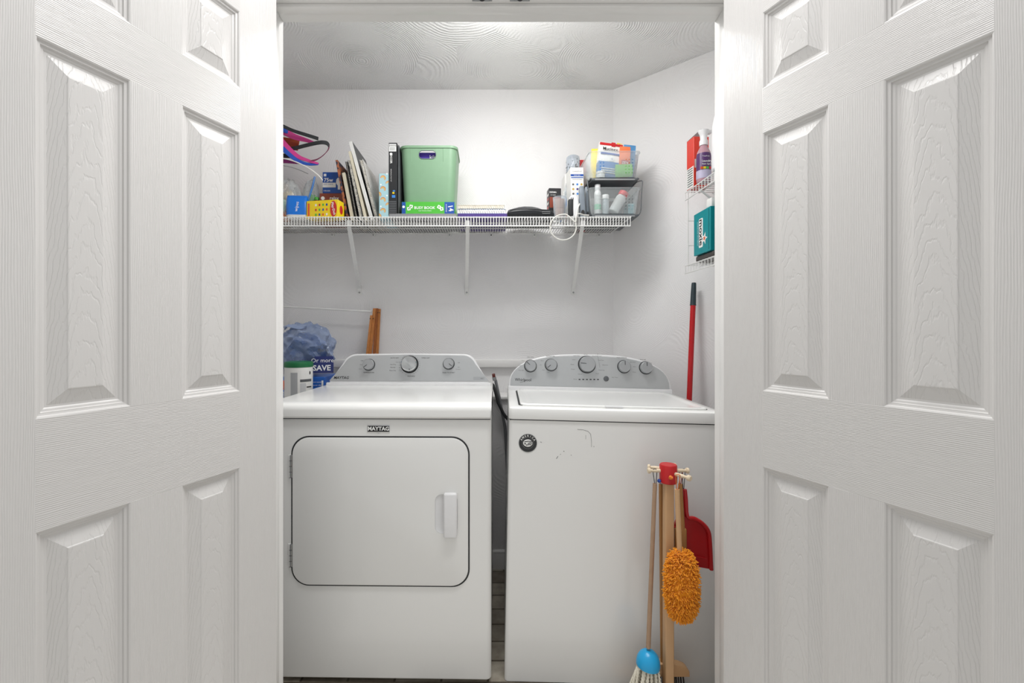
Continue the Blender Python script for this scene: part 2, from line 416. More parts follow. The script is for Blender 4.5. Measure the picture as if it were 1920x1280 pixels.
t = thing('ceiling_lamp', 'round white ceiling lamp inside the closet above the frame head', 'lamp', (0.12, 1.66, ZC))
MB().lathe([(0.13, -0.02), (0.135, -0.001)], trim_m, 32).build('base', t)
MB().lathe([(0.001, -0.075), (0.06, -0.068), (0.1, -0.045), (0.12, -0.021)], mat('lamp_glass', 'fffaf2', 0.3, emit=5), 32).build('lamp_shade', t)

# ---------------------------------------------------------------- dryer
def knob(parent, M, r, hgt, ptr, big=False, name='knob'):
    b = MB(); b.lathe([(r * 1.04, 0), (r * 1.06, 0.003), (r, hgt * 0.55), (r * 0.99, hgt * 0.9), (r * 0.9, hgt), (r * 0.88, hgt)], chrome if big else silver, 40, cap1=False)
    b.lathe([(r * 0.88, hgt), (r * 0.86, hgt - 0.0008), (0.0005, hgt - 0.0006)], conic if big == 2 else silver, 40, cap0=False)
    o = b.build(name, parent); o.matrix_local = M
    p = MB(T(0, 0, 0, 0, 0, ptr)); p.box(-0.001, 0.001, r * 0.2 if big != 2 else r * 0.7, r * 0.93, hgt * 0.9, hgt + 0.0006, dark); p.build('pointer', o)
    s_ = MB(); s_.lathe([(r * 1.16, 0.0002), (r * 1.13, 0.0016), (r * 1.0, 0.0018)], dark, 40); s_.build('skirt', o)
    return o
conic = mat('spun_metal', 'c9cbcc', 0.28, metal=0.9)
nt = conic.node_tree; b_ = nt.nodes['Principled BSDF']; b_.inputs['Anisotropic'].default_value = 0.9
tg = nt.nodes.new('ShaderNodeTangent'); tg.direction_type = 'RADIAL'; tg.axis = 'Z'; nt.links.new(tg.outputs[0], b_.inputs['Tangent'])

DX, DY = -0.358, 1.497
dr = thing('clothes_dryer', 'white front loading dryer with large rounded square door, left of the washer', 'dryer', (DX, DY, 0), (0, 0, R(-1.0)))
s = MB(); o_ = rrect(0.737, 0.70, 0.016, 5, 0, 0.35)
s.loft([[(p[0], p[1], 0.014) for p in rrect(0.731, 0.694, 0.013, 5, 0, 0.35)], [(p[0], p[1], 0.018) for p in o_], [(p[0], p[1], 0.869) for p in o_]], enamel)
cab = s.build('cabinet', dr)
for sx in (-1, 1):
    for y in (0.08, 0.62):
        MB().lathe([(0.018, 0.0), (0.018, 0.006), (0.008, 0.008), (0.008, 0.016)], dark, 16, T(sx * 0.32, y, 0)).build('foot', dr)
# worktop with rolled front edge
s = MB(); pf = [(-0.008, 0.872), (-0.0125, 0.878), (-0.013, 0.899), (-0.010, 0.909), (-0.002, 0.917), (0.012, 0.9205), (0.04, 0.9215), (0.70, 0.9215), (0.70, 0.872)]
s.loft([[(x * (1 - k), p[0] + k * 0.0, p[1] - (k * 0.12 if p[1] > 0.9 else 0)) for p in pf] for x, k in ((-0.3695, 0.012), (-0.3695, 0), (0.3695, 0), (0.3695, 0.012))], enamel)
s.box(-0.366, 0.366, -0.006, 0.69, 0.8692, 0.8725, dark)
s.build('worktop', dr)
# console
def slope(z0, y0, tilt):   # console face plane: local x, up along a tilted face, out towards viewer
    return axes((0, y0, z0), (1, 0, 0), (0, math.sin(tilt), math.cos(tilt)))
def outline_dryer(i):
    hb, ht_, rr, Hh = 0.3615 - i, 0.281 - i * 0.8, 0.05, 0.142 - i
    pts = [(-hb, i), (hb, i)]
    tilt = math.atan2(hb - ht_, Hh)
    for k in range(9):
        a = k / 8
        p0, p1, p2 = Vector((ht_ + 0.019, Hh * 0.70)), Vector((ht_, Hh)), Vector((ht_ - 0.042, Hh))
        q = p0 * (1 - a) ** 2 + p1 * 2 * a * (1 - a) + p2 * a * a; pts.append((q.x, q.y))
    L = [(-p[0], p[1]) for p in reversed(pts[2:])]
    return pts + [(0, Hh + 0.003)] + L
tl = R(14); CM = slope(0.9216, 0.505, tl)
s = MB(CM)
a0, a1, a2, a3 = outline_dryer(0.0), outline_dryer(0.0012), outline_dryer(0.004), outline_dryer(0.008)
s.loft([[(p[0], p[1], z) for p in q] for q, z in ((a0, -0.13), (a0, -0.006), (a1, -0.002), (a2, 0), (a3, 0), (a3, -0.0015))], plasw)
s.box(-0.3625, 0.3625, -0.012, 0.012, -0.03, 0.012, plasw, 0.004, 2)
con = s.build('console', dr)
s = MB(CM); s.loft([[(p[0], p[1] if p[1] > 0.02 else p[1] + 0.012, z) for p in a3] for z in (-0.001, 0.0008)], brush)
ppm = 425.0
def cp(px, py): return ((px - 761) / ppm, (722 - py) / ppm * 1.0)
def small(txt, px, py, size=0.0065, m=greyink, **k): 
    x, y = cp(px, py); s.text(txt, size, m, T(x, y, 0.0012), **k)
s.text('MAYTAG', 0.0165, black, T(cp(633, 708)[0], cp(0, 708)[1], 0.0012), shear=0.25, bold=0.02)
small('TEMPERATURE', 684.5, 698, 0.0075, black); small('High', 670, 675); small('Med', 669, 683); small('Low', 668, 691)
small('AUTO DRY', 732, 670, 0.0075, black); small('TIMED DRY', 791, 670, 0.0075, black)
for t_, y in (('Less Dry', 682.5), ('Normal', 688), ('More Dry', 694)): small(t_, 729.5, y, 0.0072, black)
small('Damp Dry', 739, 678, 0.005); small('DELICATE', 765, 705, 0.0075, black); small('PUSH TO START', 835.5, 698, 0.0075, black)
small('Off', 854, 679); small('On', 854, 687.5); small('End Signal', 853, 691.5, 0.005)
small('MCT', 898, 709, 0.006, black)
bx = cp(892.5, 708.5); s.plate(rrect(0.05, 0.014, 0.002, 3, *bx), 0.0008, 0.0011, silver)
for k in range(26):
    a = R(-235 + k * 290 / 25); c = cp(761, 683)
    if k in (3, 10, 14): continue
    p = (c[0] + 0.0455 * math.cos(a), c[1] + 0.0455 * math.sin(a)); s.box(-0.0022, 0.0022, -0.0005, 0.0005, 0.0008, 0.0012, greyink, M=T(p[0], p[1], 0, 0, 0, a))
for y in (678, 683, 688.5, 694): 
    q = cp(741, y); s.box(q[0], q[0] + 0.015, q[1] - 0.0003, q[1] + 0.0003, 0.0008, 0.0012, greyink)
s.build('control_panel', dr)
for px, py, r, hg, pt, big in ((684, 683, 0.0235, 0.022, R(130), 0), (761, 682, 0.0345, 0.028, R(190), 2), (835, 681, 0.0228, 0.022, R(-130), 0)):
    x, y = cp(px, py); knob(con, CM @ T(x, y, 0.0008), r, hg, pt, big)
# door
zc_, xc_ = (0.8095 + 0.322) / 2, 0.0035
dw, dhh, rr = 0.583, 0.4875, 0.056
MB().plate(rrect(dw + 0.006, dhh + 0.006, rr + 0.003, 10, xc_, zc_), 0.0002, 0.0012, dark, front(0, 0, 0)).build('gasket', dr)
s = MB(); s.plate(rrect(dw - 0.003, dhh - 0.003, rr, 10, xc_, zc_), 0.0004, 0.0065, enamel, front(0, 0, 0), bev=0.004)
door = s.build('door', dr)
hx, hz = (833 - 711) / 570 + 0.0, H - (961 - 625) / 570
c = MB(); c.plate(rrect(0.074, 0.128, 0.022, 6, hx + 0.008, hz), -0.003, 0.02, enamel, front(0, 0, 0)); cut(door, c)
s = MB()   # dished recess
fr = front(0, 0, 0)
rg = []
for i, z in ((0, 0.0062), (0.002, 0.004), (0.010, 0.0018)):
    rg.append([(p[0], p[1], z) for p in rrect(0.0735 - 2 * i, 0.1275 - 2 * i, 0.022, 6, hx + 0.008, hz)])
s.loft(rg, plasw, False, True, fr)
s.build('handle_recess', door)
s = MB(); s.box(hx, hx + 0.044, -0.026, -0.0075, hz - 0.073, hz + 0.073, plasw, 0.007, 4); s.box(hx + 0.018, hx + 0.043, -0.012, -0.0012, hz - 0.069, hz + 0.069, plasw, 0.003, 2)
tag_ = s.build('handle', door)
for py in (874, 1041):
    z = H - (py - 625) / 570
    s = MB(); s.tube([(-0.2895, -0.0055, z - 0.037), (-0.2895, -0.0055, z + 0.037)], 0.0035, steel, 10); s.box(-0.301, -0.2895, -0.003, 0.0004, z - 0.037, z + 0.037, enamel, 0.0005, 1)
    for k in range(4): s.box(-0.2945, -0.2855, -0.0097, -0.0085, z - 0.037 + k * 0.0185, z - 0.036 + k * 0.0185, dark)
    s.build('hinge', dr)
s = MB(); bz = H - (803.5 - 625) / 570
s.plate([(p[0], p[1]) for p in rrect(0.075, 0.024, 0.002, 3, -0.002, bz)] , 0.0002, 0.002, chrome, fr, bev=0.0006)
s.plate([(-0.013, bz - 0.0115), (-0.002, bz - 0.015), (0.009, bz - 0.0115)], 0.0002, 0.0018, chrome, fr)
s.plate(rrect(0.071, 0.0195, 0.001, 3, -0.002, bz), 0.0019, 0.0022, black, fr)
s.text('MAYTAG', 0.0175, white, fr @ T(-0.002, bz, 0.0026), bold=0.03)
s.build('badge', dr)

# ---------------------------------------------------------------- washer
ws = thing('washing_machine', 'white top loading washer with arched silver console, right of the dryer', 'washing machine', (0.404, 1.492, 0.006), (0, R(1.1), R(-2.0)))
s = MB(); o_ = rrect(0.70, 0.66, 0.014, 5, 0, 0.33)
s.loft([[(p[0], p[1], -0.0045 + p[0] * 0.0192) for p in o_], [(p[0], p[1], 0.852) for p in o_]], enamel)   # bottom edge level with the floor
blk = mat('scratch_mark', '2a2a2c', 0.7)
def wp(px, py): return ((px - 1143) / 570.0, H - 0.006 - (py - 625) / 570.0)
def mark(pts, wdm=0.0009):
    P = [wp(*p) for p in pts]
    s.tube([(p[0], -0.0003, p[1]) for p in P], wdm / 2, blk, 4)
mark([(1071, 806), (1082, 806.5), (1091, 809), (1096, 814), (1097.5, 826), (1098, 838)], 0.0008)
mark([(1087, 816), (1087, 824)], 0.0006); mark([(1033, 862), (1036, 857)], 0.0012); mark([(1002, 831), (1005, 832)]); mark([(1046, 847), (1047.5, 848)], 0.0015); mark([(1102, 837), (1103, 837.5)], 0.0015)
mark([(1040, 854), (1041, 853)], 0.0012); mark([(1060, 854), (1061, 855)], 0.0012)
cab = s.build('cabinet', ws)
for sx in (-1, 1):
    for y in (0.07, 0.62):
        MB().lathe([(0.02, 0.0), (0.02, 0.006), (0.008, 0.008), (0.008, 0.016)], dark, 16, T(sx * 0.30, y, -0.004 + sx * 0.0058)).build('foot', ws)
s = MB()
s.box(-0.348, 0.348, 0.003, 0.655, 0.851, 0.8565, dark)
rg = []
for i, z in ((0.001, 0.856), (0, 0.860), (0, 0.886), (0.002, 0.891), (0.007, 0.894), (0.03, 0.894)):
    rg.append([(p[0], p[1], z) for p in rrect(0.706 - 2 * i, 0.67 - 2 * i, max(0.018 - i, 0.004), 5, 0, 0.329)])
s.loft(rg, enamel)
s.build('top_frame', ws)
lx0, lx1 = -0.315, 0.315
s = MB(); lp = rrect(0.63, 0.415, 0.02, 5, 0.0, 0.24)
s.loft([[(p[0] * 1.010 - 0.001, 0.24 + (p[1] - 0.24) * 0.97, z) for p in lp] for z in (0.8942, 0.8955)], dark)
rg = []
for i, z in ((0, 0.8943), (0, 0.899), (0.003, 0.9015), (0.012, 0.9015), (0.02, 0.8985), (0.03, 0.8975)):
    rg.append([(p[0], p[1], z) for p in rrect(0.626 - 2 * i, 0.41 - 2 * i, 0.02, 5, 0.0, 0.24)])
s.loft(rg, enamel); s.box(-0.03, 0.03, 0.031, 0.038, 0.8955, 0.9015, plasw, 0.001, 1)
s.build('lid', ws)
tl = R(12); CW = slope(0.8945, 0.470, tl)
def outline_washer(i, base=0.0):
    a, b_, e = 0.350 - i, 0.163 - i, 2.7
    pts = [(a, base)]
    n = 30
    for k in range(n + 1):
        th = PI * k / n
        cx_, sy_ = math.cos(th), math.sin(th)
        x = a * (abs(cx_) ** (2 / e)) * (1 if cx_ >= 0 else -1); y = b_ * (abs(sy_) ** (2 / 2.7))
        y = max(y, base)
        pts.append((x, y))
    out = []
    for p in pts:
        if not out or (abs(p[0] - out[-1][0]) + abs(p[1] - out[-1][1]) > 1e-4): out.append(p)
    return [(-a, base)] + out if out[-1][0] > -a + 1e-4 else out
def scaled(pts, i): 
    return [(p[0] * (1 - i / 0.35), p[1] * (1 - i / 0.163) + (0 if p[1] > 0.001 else 0)) for p in pts]
w0 = outline_washer(0)
s = MB(CW); s.loft([[(p[0], p[1], z) for p in scaled(w0, q)] for q, z in ((0, -0.14), (0, -0.006), (0.0015, -0.002), (0.005, 0.0), (0.008, 0), (0.009, -0.001))], plasw)
s.box(-0.3505, 0.3505, -0.006, 0.0165, -0.02, 0.006, plasw, 0.003, 2)
con = s.build('console', ws)
s = MB(CW); s.loft([[(p[0], 0.018 + p[1] * 0.865, z) for p in scaled(w0, 0.008)] for z in (-0.001, 0.0008)], brush)
def cw(px, py): return ((px - 1097) / 428.0, 0.0 + (744 - py - (px - 1097) * -0.0) / 428.0 + (px - 1097) * 0.02 / 428)
def small(txt, px, py, size=0.0065, m=greyink, **k):
    x, y = cw(px, py); s.text(txt, size, m, T(x, y, 0.0012), **k)
s.text('Whirlpool', 0.0185, black, T(*cw(974.5, 723), 0.0012), bold=0.005, sx=0.92)
sw = [(-0.012 + 0.024 * k / 12, -0.0045 + 0.010 * (k / 12) ** 2) for k in range(13)]
q0 = cw(974, 725); s.tube([(q0[0] + p[0], q0[1] + p[1] - 0.002, 0.0012) for p in sw], 0.0005, black, 4)
small('SOIL LEVEL', 988, 680.5, 0.006, black); small('TEMPERATURE', 1025, 678.5, 0.006, black); small('WASH OPTIONS', 1158, 681, 0.006, black); small('PRESOAK', 1197, 685, 0.006, black)
for t_, px, py in (('Heavy', 974, 687), ('Light', 969, 696), ('Extra Light', 971, 705), ('Warm', 1010, 687), ('Hot', 1007, 695), ('Cool', 1012, 704.5), ('Cold', 1021, 709), ('Normal', 1091, 675), ('Quick Wash', 1074, 677.5), ('Colors', 1069, 685), ('Whites', 1066, 694), ('Towels', 1067, 703), ('Delicate', 1080, 712), ('Casual', 1112, 711), ('Deep Water Wash', 1112, 678), ('Heavy Duty', 1119, 686), ('Bulky Items', 1127, 695), ('Drain & Spin', 1120, 704.5), ('Extra Rinse', 1178, 689.5), ('Fabric', 1181, 698), ('2 Rinse', 1180, 708), ('On', 1212, 691), ('Start / Pause', 1144, 718), ('Sensing', 1071, 721.5)):
    small(t_, px, py, 0.0052)
for k in range(6):
    x, y = cw(1079 + k * 6.8, 722); s.plate(rrect(0.008, 0.004, 0.001, 2, x, y), 0.0008, 0.0014, black)
s.tube([(*cw(1113, 672.5), 0.0012), (*cw(1115.5, 690), 0.0012), (*cw(1117, 700), 0.0012)], 0.0003, greyink, 4)
s.build('control_panel', ws)
for px, py, r, hg, pt in ((988, 697, 0.0245, 0.022, R(50)), (1026.5, 695, 0.0245, 0.022, R(130)), (1093, 694, 0.034, 0.028, R(85)), (1161.5, 698, 0.0255, 0.022, 0), (1201.5, 700, 0.0255, 0.022, R(0))):
    x, y = cw(px, py); knob(con, CW @ T(x, y, 0.0008), r * 0.98, hg, pt, 0)
x, y = cw(1128, 720.5); MB(CW).lathe([(0.0115, 0.0008), (0.0115, 0.003), (0.009, 0.004), (0.001, 0.0042)], mat('grey_button', '6c6f72', 0.3, metal=0.4), 24, T(x, y, 0)).build('button', con)
# round badge
s = MB(); bx, bz = wp(979, 834); FM = front(bx, 0, bz)
s.plate(circle(0.030, 40), 0.0001, 0.0012, mat('badge_black', '2b2c2e', 0.4), FM)
def ring_band(mb, r0, r1, z, m, M, a0=0, a1=360, n=40):
    V = []; Fc = []
    for k in range(n + 1):
        a = R(a0 + (a1 - a0) * k / n)
        V += [(r0 * math.cos(a), r0 * math.sin(a), z), (r1 * math.cos(a), r1 * math.sin(a), z)]
        if k: Fc.append((2 * k - 2, 2 * k, 2 * k + 1, 2 * k - 1))
    mb.raw(V, Fc, m, M)
ring_band(s, 0.0288, 0.0295, 0.0015, steel, FM); ring_band(s, 0.0185, 0.019, 0.0015, steel, FM)
for k, ch in enumerate('AMERICA'):
    a = R(152 - k * 20.7); s.text(ch, 0.0095, white, FM @ T(0.0238 * math.cos(a), 0.0238 * math.sin(a), 0.0015, 0, 0, a - PI / 2), bold=0.01)
s.ball((0, 0, 0.0011), 1, white, 3, (0.016, 0.0125, 0.0006), FM)
for (x0, y0, x1, y1, r_) in ((-0.012, 0.004, 0.014, 0.006, 0.0012), (0.0, -0.001, 0.015, 0.0005, 0.0012), (-0.002, -0.006, 0.012, -0.005, 0.0012)):
    s.tube([(x0, y0, 0.0018), ((x0 + x1) / 2, (y0 + y1) / 2 + 0.0015, 0.0018), (x1, y1, 0.0018)], r_, black, 6, FM)
def star(mb, r, m, M):
    P = [((r if k % 2 == 0 else r * 0.42) * math.cos(PI / 2 + k * PI / 5), (r if k % 2 == 0 else r * 0.42) * math.sin(PI / 2 + k * PI / 5)) for k in range(10)]
    mb.raw([(0, 0, 0)] + [(p[0], p[1], 0) for p in P], [(0, k + 1, (k + 1) % 10 + 1) for k in range(10)], m, M)
star(s, 0.004, black, FM @ T(-0.009, -0.002, 0.002)); star(s, 0.003, black, FM @ T(-0.004, -0.006, 0.002))
s.build('badge', ws)

# ---------------------------------------------------------------- hoses in the gap
t = thing('water_hose', 'braided steel hose with red tap handle between the two machines', 'hose', (0, 0, 0))
hose = mat('braided_steel', '8d8f92', 0.35, metal=0.7, bump=(900, 0.9, 0.001))
P = [at(929, 712, 2.215), at(934, 735, 2.212), at(940, 765, 2.211), at(947, 800, 2.210), at(953, 900, 2.210), at(953, 1010, 2.21)]
MB().tube(P, 0.0075, hose, 10).build('hose', t)
s = MB(); p = at(927.5, 713, 2.215); s.tube([p, p + Vector((-0.003, 0, 0.016))], 0.010, steel, 12); s.build('fitting', t)
s = MB(); s.tube([p + Vector((-0.003, 0, 0.014)), p + Vector((-0.006, -0.004, 0.032))], 0.008, mat('red_brown_valve', '6b2a22', 0.4), 10); s.build('tap_handle', t)
o = MB(); o.tube([at(918, 722, 2.21), at(921, 718, 2.205), at(925, 722, 2.198), at(929, 735, 2.192), at(934, 755, 2.191), at(944, 775, 2.191), at(970, 810, 2.192), at(978, 1000, 2.192)], 0.0075, dark, 10)
tag(o.build('drain_hose'), 'black rubber hose curling down behind the braided hose', 'hose')

# ---------------------------------------------------------------- wire shelf on the back wall
ZD = 1.677; SF, SB, SR, SL = 2.045, 2.374, 0.640, XL + 0.003
sh = thing('wire_shelf', 'long white wire shelf on the back wall carrying boxes, books and baskets', 'shelf', (0, 0, 0))
s = MB(); r = 0.0019
n = int((SR - SL) / 0.0128)
for k in range(n + 1):
    x = SL + (SR - SL) * k / n
    s.tube([(x, SB, ZD - r), (x, SF + 0.003, ZD - r), (x, SF, ZD - 0.004), (x, SF, ZD - 0.044)], r, wire, 5)
s.build('deck', sh)
s = MB()
for (y, z, rr) in ((SF + 0.002, ZD - 0.0045, 0.0028), (SF - 0.001, ZD - 0.044, 0.0034), (SB - 0.002, ZD - 0.0055, 0.003), (2.15, ZD - 0.0052, 0.0026), (2.26, ZD - 0.0052, 0.0026)):
    s.tube([(SL, y, z), (SR, y, z)], rr, wire, 8)
s.build('rail', sh)
for (xf, xw) in ((-0.630, -0.671), (-0.092, -0.111), (0.427, 0.4455)):
    s = MB(); 
    a = Vector((xf, SF + 0.012, ZD - 0.036)); b = Vector((xw, YB - 0.006, Z(540, 2.37)))
    s.ribbon([a + Vector((0, 0, 0.02)), a, b, b + Vector((0, 0.003, -0.02))], (1, 0, 0), 0.017, 0.007, wire)
    s.box(xw - 0.010, xw + 0.010, YB - 0.004, YB - 0.0005, b.z - 0.035, b.z + 0.018, wire, 0.002, 2)
    s.ball((xw, YB - 0.005, b.z - 0.022), 0.005, steel, 2)
    s.build('bracket', sh)
for px in (623, 700, 843, 921, 1002, 1123):
    x = X(px, YB - 0.01)
    s = MB(); s.box(x - 0.010, x + 0.010, YB - 0.012, YB - 0.0005, ZD - 0.02, ZD - 0.002, wire, 0.002, 2); s.ball((x, YB - 0.013, ZD - 0.015), 0.0035, dark if px == 921 else steel, 2); s.build('wall_clip', sh)
s = MB(); s.box(SR, SR + 0.003, SF - 0.003, SB, ZD - 0.006, ZD - 0.001, wire); s.build('end_rail', sh)

# carton helper: origin at bottom centre of the front face
def carton(name, label, cat, loc, w_, d_, h_, m, rot=(0, 0, 0), deco=None, group=None, bev=0.0012):
    s = MB(); s.box(-w_ / 2, w_ / 2, 0, d_, 0, h_, m, bev, 1)
    if deco: deco(s, w_, d_, h_)
    return tag(s.build(name, None, loc, rot), label, cat, group)
def fr_(s, x, z, d=0.0006): return front(x, -d, z)
def rect(s, x0, x1, z0, z1, m, d=0.0005): s.box(x0, x1, -d, 0, z0, z1, m)

EPS = 0.0008
blue = mat('print_blue', '1d4fa3', 0.35); lblue = mat('print_light_blue', '3f86d6', 0.35); yellow = mat('print_yellow', 'f4d418', 0.35)
red = mat('print_red', 'c8252a', 0.35); orange = mat('print_orange', 'e8612a', 0.4); green = mat('print_green', '4fb83b', 0.4)
purple = mat('print_purple', '49357f', 0.4); teal = mat('print_teal', '0f8f96', 0.35); whitec = mat('white_card', 'ecebe8', 0.4)
brownc = mat('print_brown', '8a3f2a', 0.4); blackc = mat('black_card', '232427', 0.4); greyc = mat('grey_card', '9c9d9f', 0.5)
pink = mat('pink_fabric', 'd13a8c', 0.8, bump=(700, 0.3, 0.0005), sheen=0.3); bluef = mat('blue_fabric', '2a55b8', 0.8, bump=(700, 0.3, 0.0005)); blkf = mat('black_webbing', '2b2d30', 0.8, bump=(900, 0.9, 0.001), var=(500, 0.5))
rustf = mat('rust_fabric', 'a4472a', 0.85, bump=(600, 0.5, 0.001))
def clear(name, tint, mixf, rough=0.08, bump=None):
    m = bpy.data.materials.new(name); m.use_nodes = True; nt = m.node_tree
    b = nt.nodes['Principled BSDF']; b.inputs['Base Color'].default_value = lin(tint); b.inputs['Roughness'].default_value = rough
    tr = nt.nodes.new('ShaderNodeBsdfTransparent'); tr.inputs[0].default_value = tuple(0.5 + 0.5 * v for v in lin(tint)[:3]) + (1,)
    mx = nt.nodes.new('ShaderNodeMixShader')
    lw = nt.nodes.new('ShaderNodeLayerWeight'); lw.inputs[0].default_value = 0.35
    f = math_node(nt, 'ADD', math_node(nt, 'MULTIPLY', lw.outputs['Facing'], 0.55), mixf)
    f = math_node(nt, 'MINIMUM', f, 1.0)
    nt.links.new(f, mx.inputs[0]); nt.links.new(tr.outputs[0], mx.inputs[1]); nt.links.new(b.outputs[0], mx.inputs[2])
    nt.links.new(mx.outputs[0], nt.nodes['Material Output'].inputs[0])
    tc = nt.nodes.new('ShaderNodeTexCoord'); n = nt.nodes.new('ShaderNodeTexNoise'); n.inputs['Scale'].default_value = bump[0] if bump else 60
    nt.links.new(tc.outputs['Object'], n.inputs['Vector'])
    bp = nt.nodes.new('ShaderNodeBump'); bp.inputs['Strength'].default_value = bump[1] if bump else 0.1; bp.inputs['Distance'].default_value = bump[2] if bump else 0.001
    nt.links.new(n.outputs[0], bp.inputs['Height']); nt.links.new(bp.outputs[0], b.inputs['Normal'])
    return m
film = clear('clear_film', 'eef2f2', 0.22, 0.12, (30, 0.6, 0.01)); cup_m = clear('clear_cup', 'e6ecf2', 0.15, 0.06)
bluefilm = clear('blue_bag_film', 'a4b4d2', 0.34, 0.14, (26, 0.8, 0.016))

def speckle(name, a, b, scale):
    m = mat(name, a, 0.6); nt = m.node_tree; bs = nt.nodes['Principled BSDF']
    tc = nt.nodes.new('ShaderNodeTexCoord'); n = nt.nodes.new('ShaderNodeTexNoise'); n.inputs['Scale'].default_value = scale; n.inputs['Detail'].default_value = 2
    nt.links.new(tc.outputs['Object'], n.inputs['Vector'])
    r_ = nt.nodes.new('ShaderNodeValToRGB'); r_.color_ramp.elements[0].position = 0.47; r_.color_ramp.elements[0].color = lin(a); r_.color_ramp.elements[1].position = 0.53; r_.color_ramp.elements[1].color = lin(b)
    nt.links.new(n.outputs[0], r_.inputs[0]); nt.links.new(r_.outputs[0], bs.inputs['Base Color']); return m
def crumple(amp, freq, seed):
    def fn(p):
        q = p * freq + Vector((seed, seed * 1.7, 0))
        v = 1 - abs(noise.noise(q)) * 2
        return 1 + amp * (v - 0.5) + amp * 0.5 * noise.noise(q * 2.7)
    return fn

# --- far left heap
D0 = 2.11
carton('cardboard_box', 'brown cardboard box at the far left end of the wire shelf', 'box', (-1.072, 2.12, ZD + EPS), 0.10, 0.22, 0.235, card)
s = MB(); s.ball((0, 0, 0.105), 0.105, film, 4, (0.5, 0.7, 1.0), fn=crumple(0.2, 2.2, 3))
pb = tag(s.build('plastic_bag', None, (-0.962, 2.205, ZD + 0.004)), 'crumpled clear plastic bag beside the cardboard box at the shelf end', 'bag')
for c_, m_, sz in (((-0.01, -0.02, 0.07), mat('pale_green_item', 'bcd9c4', 0.6), 0.035), ((0.0, -0.03, 0.03), mat('peach_item', 'dc9a72', 0.6), 0.026), ((-0.005, 0, 0.13), mat('tan_item', 'cdbb95', 0.6), 0.028)):
    MB().ball(c_, sz, m_, 3, (1, 1, 1.1), fn=crumple(0.15, 3, 1)).build('bag_content', pb)
# tote with straps
tb = thing('tote_bag', 'folded pink and blue fabric bag with black straps lying on the heap', 'bag', (-1.0, 2.12, 1.915))
def P_(pts, D): return [at(x, y, D + dd) - Vector((-1.0, 2.12, 1.915)) for (x, y, dd) in pts]
def curve(pts, n=8):
    out = []; q = [pts[0]] + list(pts) + [pts[-1]]
    for i in range(1, len(q) - 2):
        for k in range(n):
            t_ = k / n
            out.append(0.5 * ((2 * q[i]) + (q[i + 1] - q[i - 1]) * t_ + (2 * q[i - 1] - 5 * q[i] + 4 * q[i + 1] - q[i + 2]) * t_ ** 2 + (3 * q[i] - q[i - 1] - 3 * q[i + 1] + q[i + 2]) * t_ ** 3))
    out.append(pts[-1]); return out
TD = 2.12; vz = (0, 0.35, 1)
MB().ribbon(curve(P_([(512, 236, .05), (530, 245, .03), (552, 256, .02), (575, 263, .03), (590, 268, .05)], TD)), vz, lambda t_: 0.055 * (1 - t_ * 0.85), 0.004, pink).build('fabric_flap', tb)
MB().ribbon(curve(P_([(512, 240, .04), (528, 243, .02), (545, 250, .03), (560, 256, .05)], TD)), vz, lambda t_: 0.035 * (1 - t_ * 0.9), 0.003, bluef).build('fabric_flap', tb)
MB().ribbon(curve(P_([(514, 229, .0), (530, 236, -.01), (550, 245, -.01), (575, 253, 0), (597, 260, .02)], TD)), (0, 0.2, 1), 0.016, 0.004, blkf).build('strap', tb)
MB().ribbon(curve(P_([(545, 279, .02), (560, 276, .0), (580, 271, -.02), (600, 267, -.03), (612, 268, -.02), (617, 273, -.01)], TD)), (0, 0.3, 1), 0.019, 0.004, blkf).build('strap', tb)
MB().ribbon(curve(P_([(617, 272, -.01), (615, 281, -.01), (606, 291, 0), (594, 299, 0.0), (580, 302, 0.0)], TD)), (0.35, 0.3, 0.6), 0.010, 0.003, mat('maroon_fabric', '7c3a55', 0.8)).build('strap', tb)
MB().ribbon(curve(P_([(514, 250, .0), (527, 263, -.01), (543, 280, -.01), (560, 294, 0), (578, 301, 0), (597, 307, 0)], TD)), (0.3, 0.2, 0.9), lambda t_: 0.034 * (1 - 0.75 * t_), 0.004, pink).build('fabric_flap', tb)
MB().ribbon(curve(P_([(514, 262, -.005), (527, 275, -.015), (543, 290, -.015), (560, 302, -.005), (580, 308, 0), (597, 308, 0)], TD)), (0.3, 0.2, 0.9), lambda t_: 0.03 * (1 - 0.8 * t_), 0.004, bluef).build('fabric_flap', tb)
MB().ribbon(curve(P_([(514, 300, .02), (535, 302, .01), (560, 305, .01), (595, 308, .02)], TD)), vz, lambda t_: 0.028 * (1 - 0.85 * t_), 0.004, mat('plum_fabric', '8d2c74', 0.8)).build('fabric_flap', tb)
MB().ribbon(curve(P_([(514, 292, .015), (530, 292, .005), (545, 292, .01)], TD)), vz, 0.022, 0.004, blkf).build('strap', tb)
MB().ribbon(curve(P_([(514, 264, .07), (535, 268, .06), (560, 272, .06)], TD)), vz, lambda t_: 0.062, 0.005, rustf).build('lining', tb)
s = MB(); s.tube(curve(P_([(512, 294, -.03), (545, 300, -.03), (575, 313, -.02), (595, 327, -.01), (605, 338, 0)], TD)), 0.0028, whitec, 8); s.build('cord_handle', tb)
s = MB(); s.tube(curve(P_([(512, 308, -.01), (540, 312, -.01), (560, 318, 0), (578, 326, 0)], TD)), 0.002, greyc, 8); s.build('cord_handle', tb)
MB().ball((-0.072, 0.07, 0.088), 0.075, speckle('tote_cloth', 'b83384', '2a4fae', 9), 4, (0.62, 1.1, 1.0), fn=crumple(0.2, 2.0, 6)).build('body', tb)
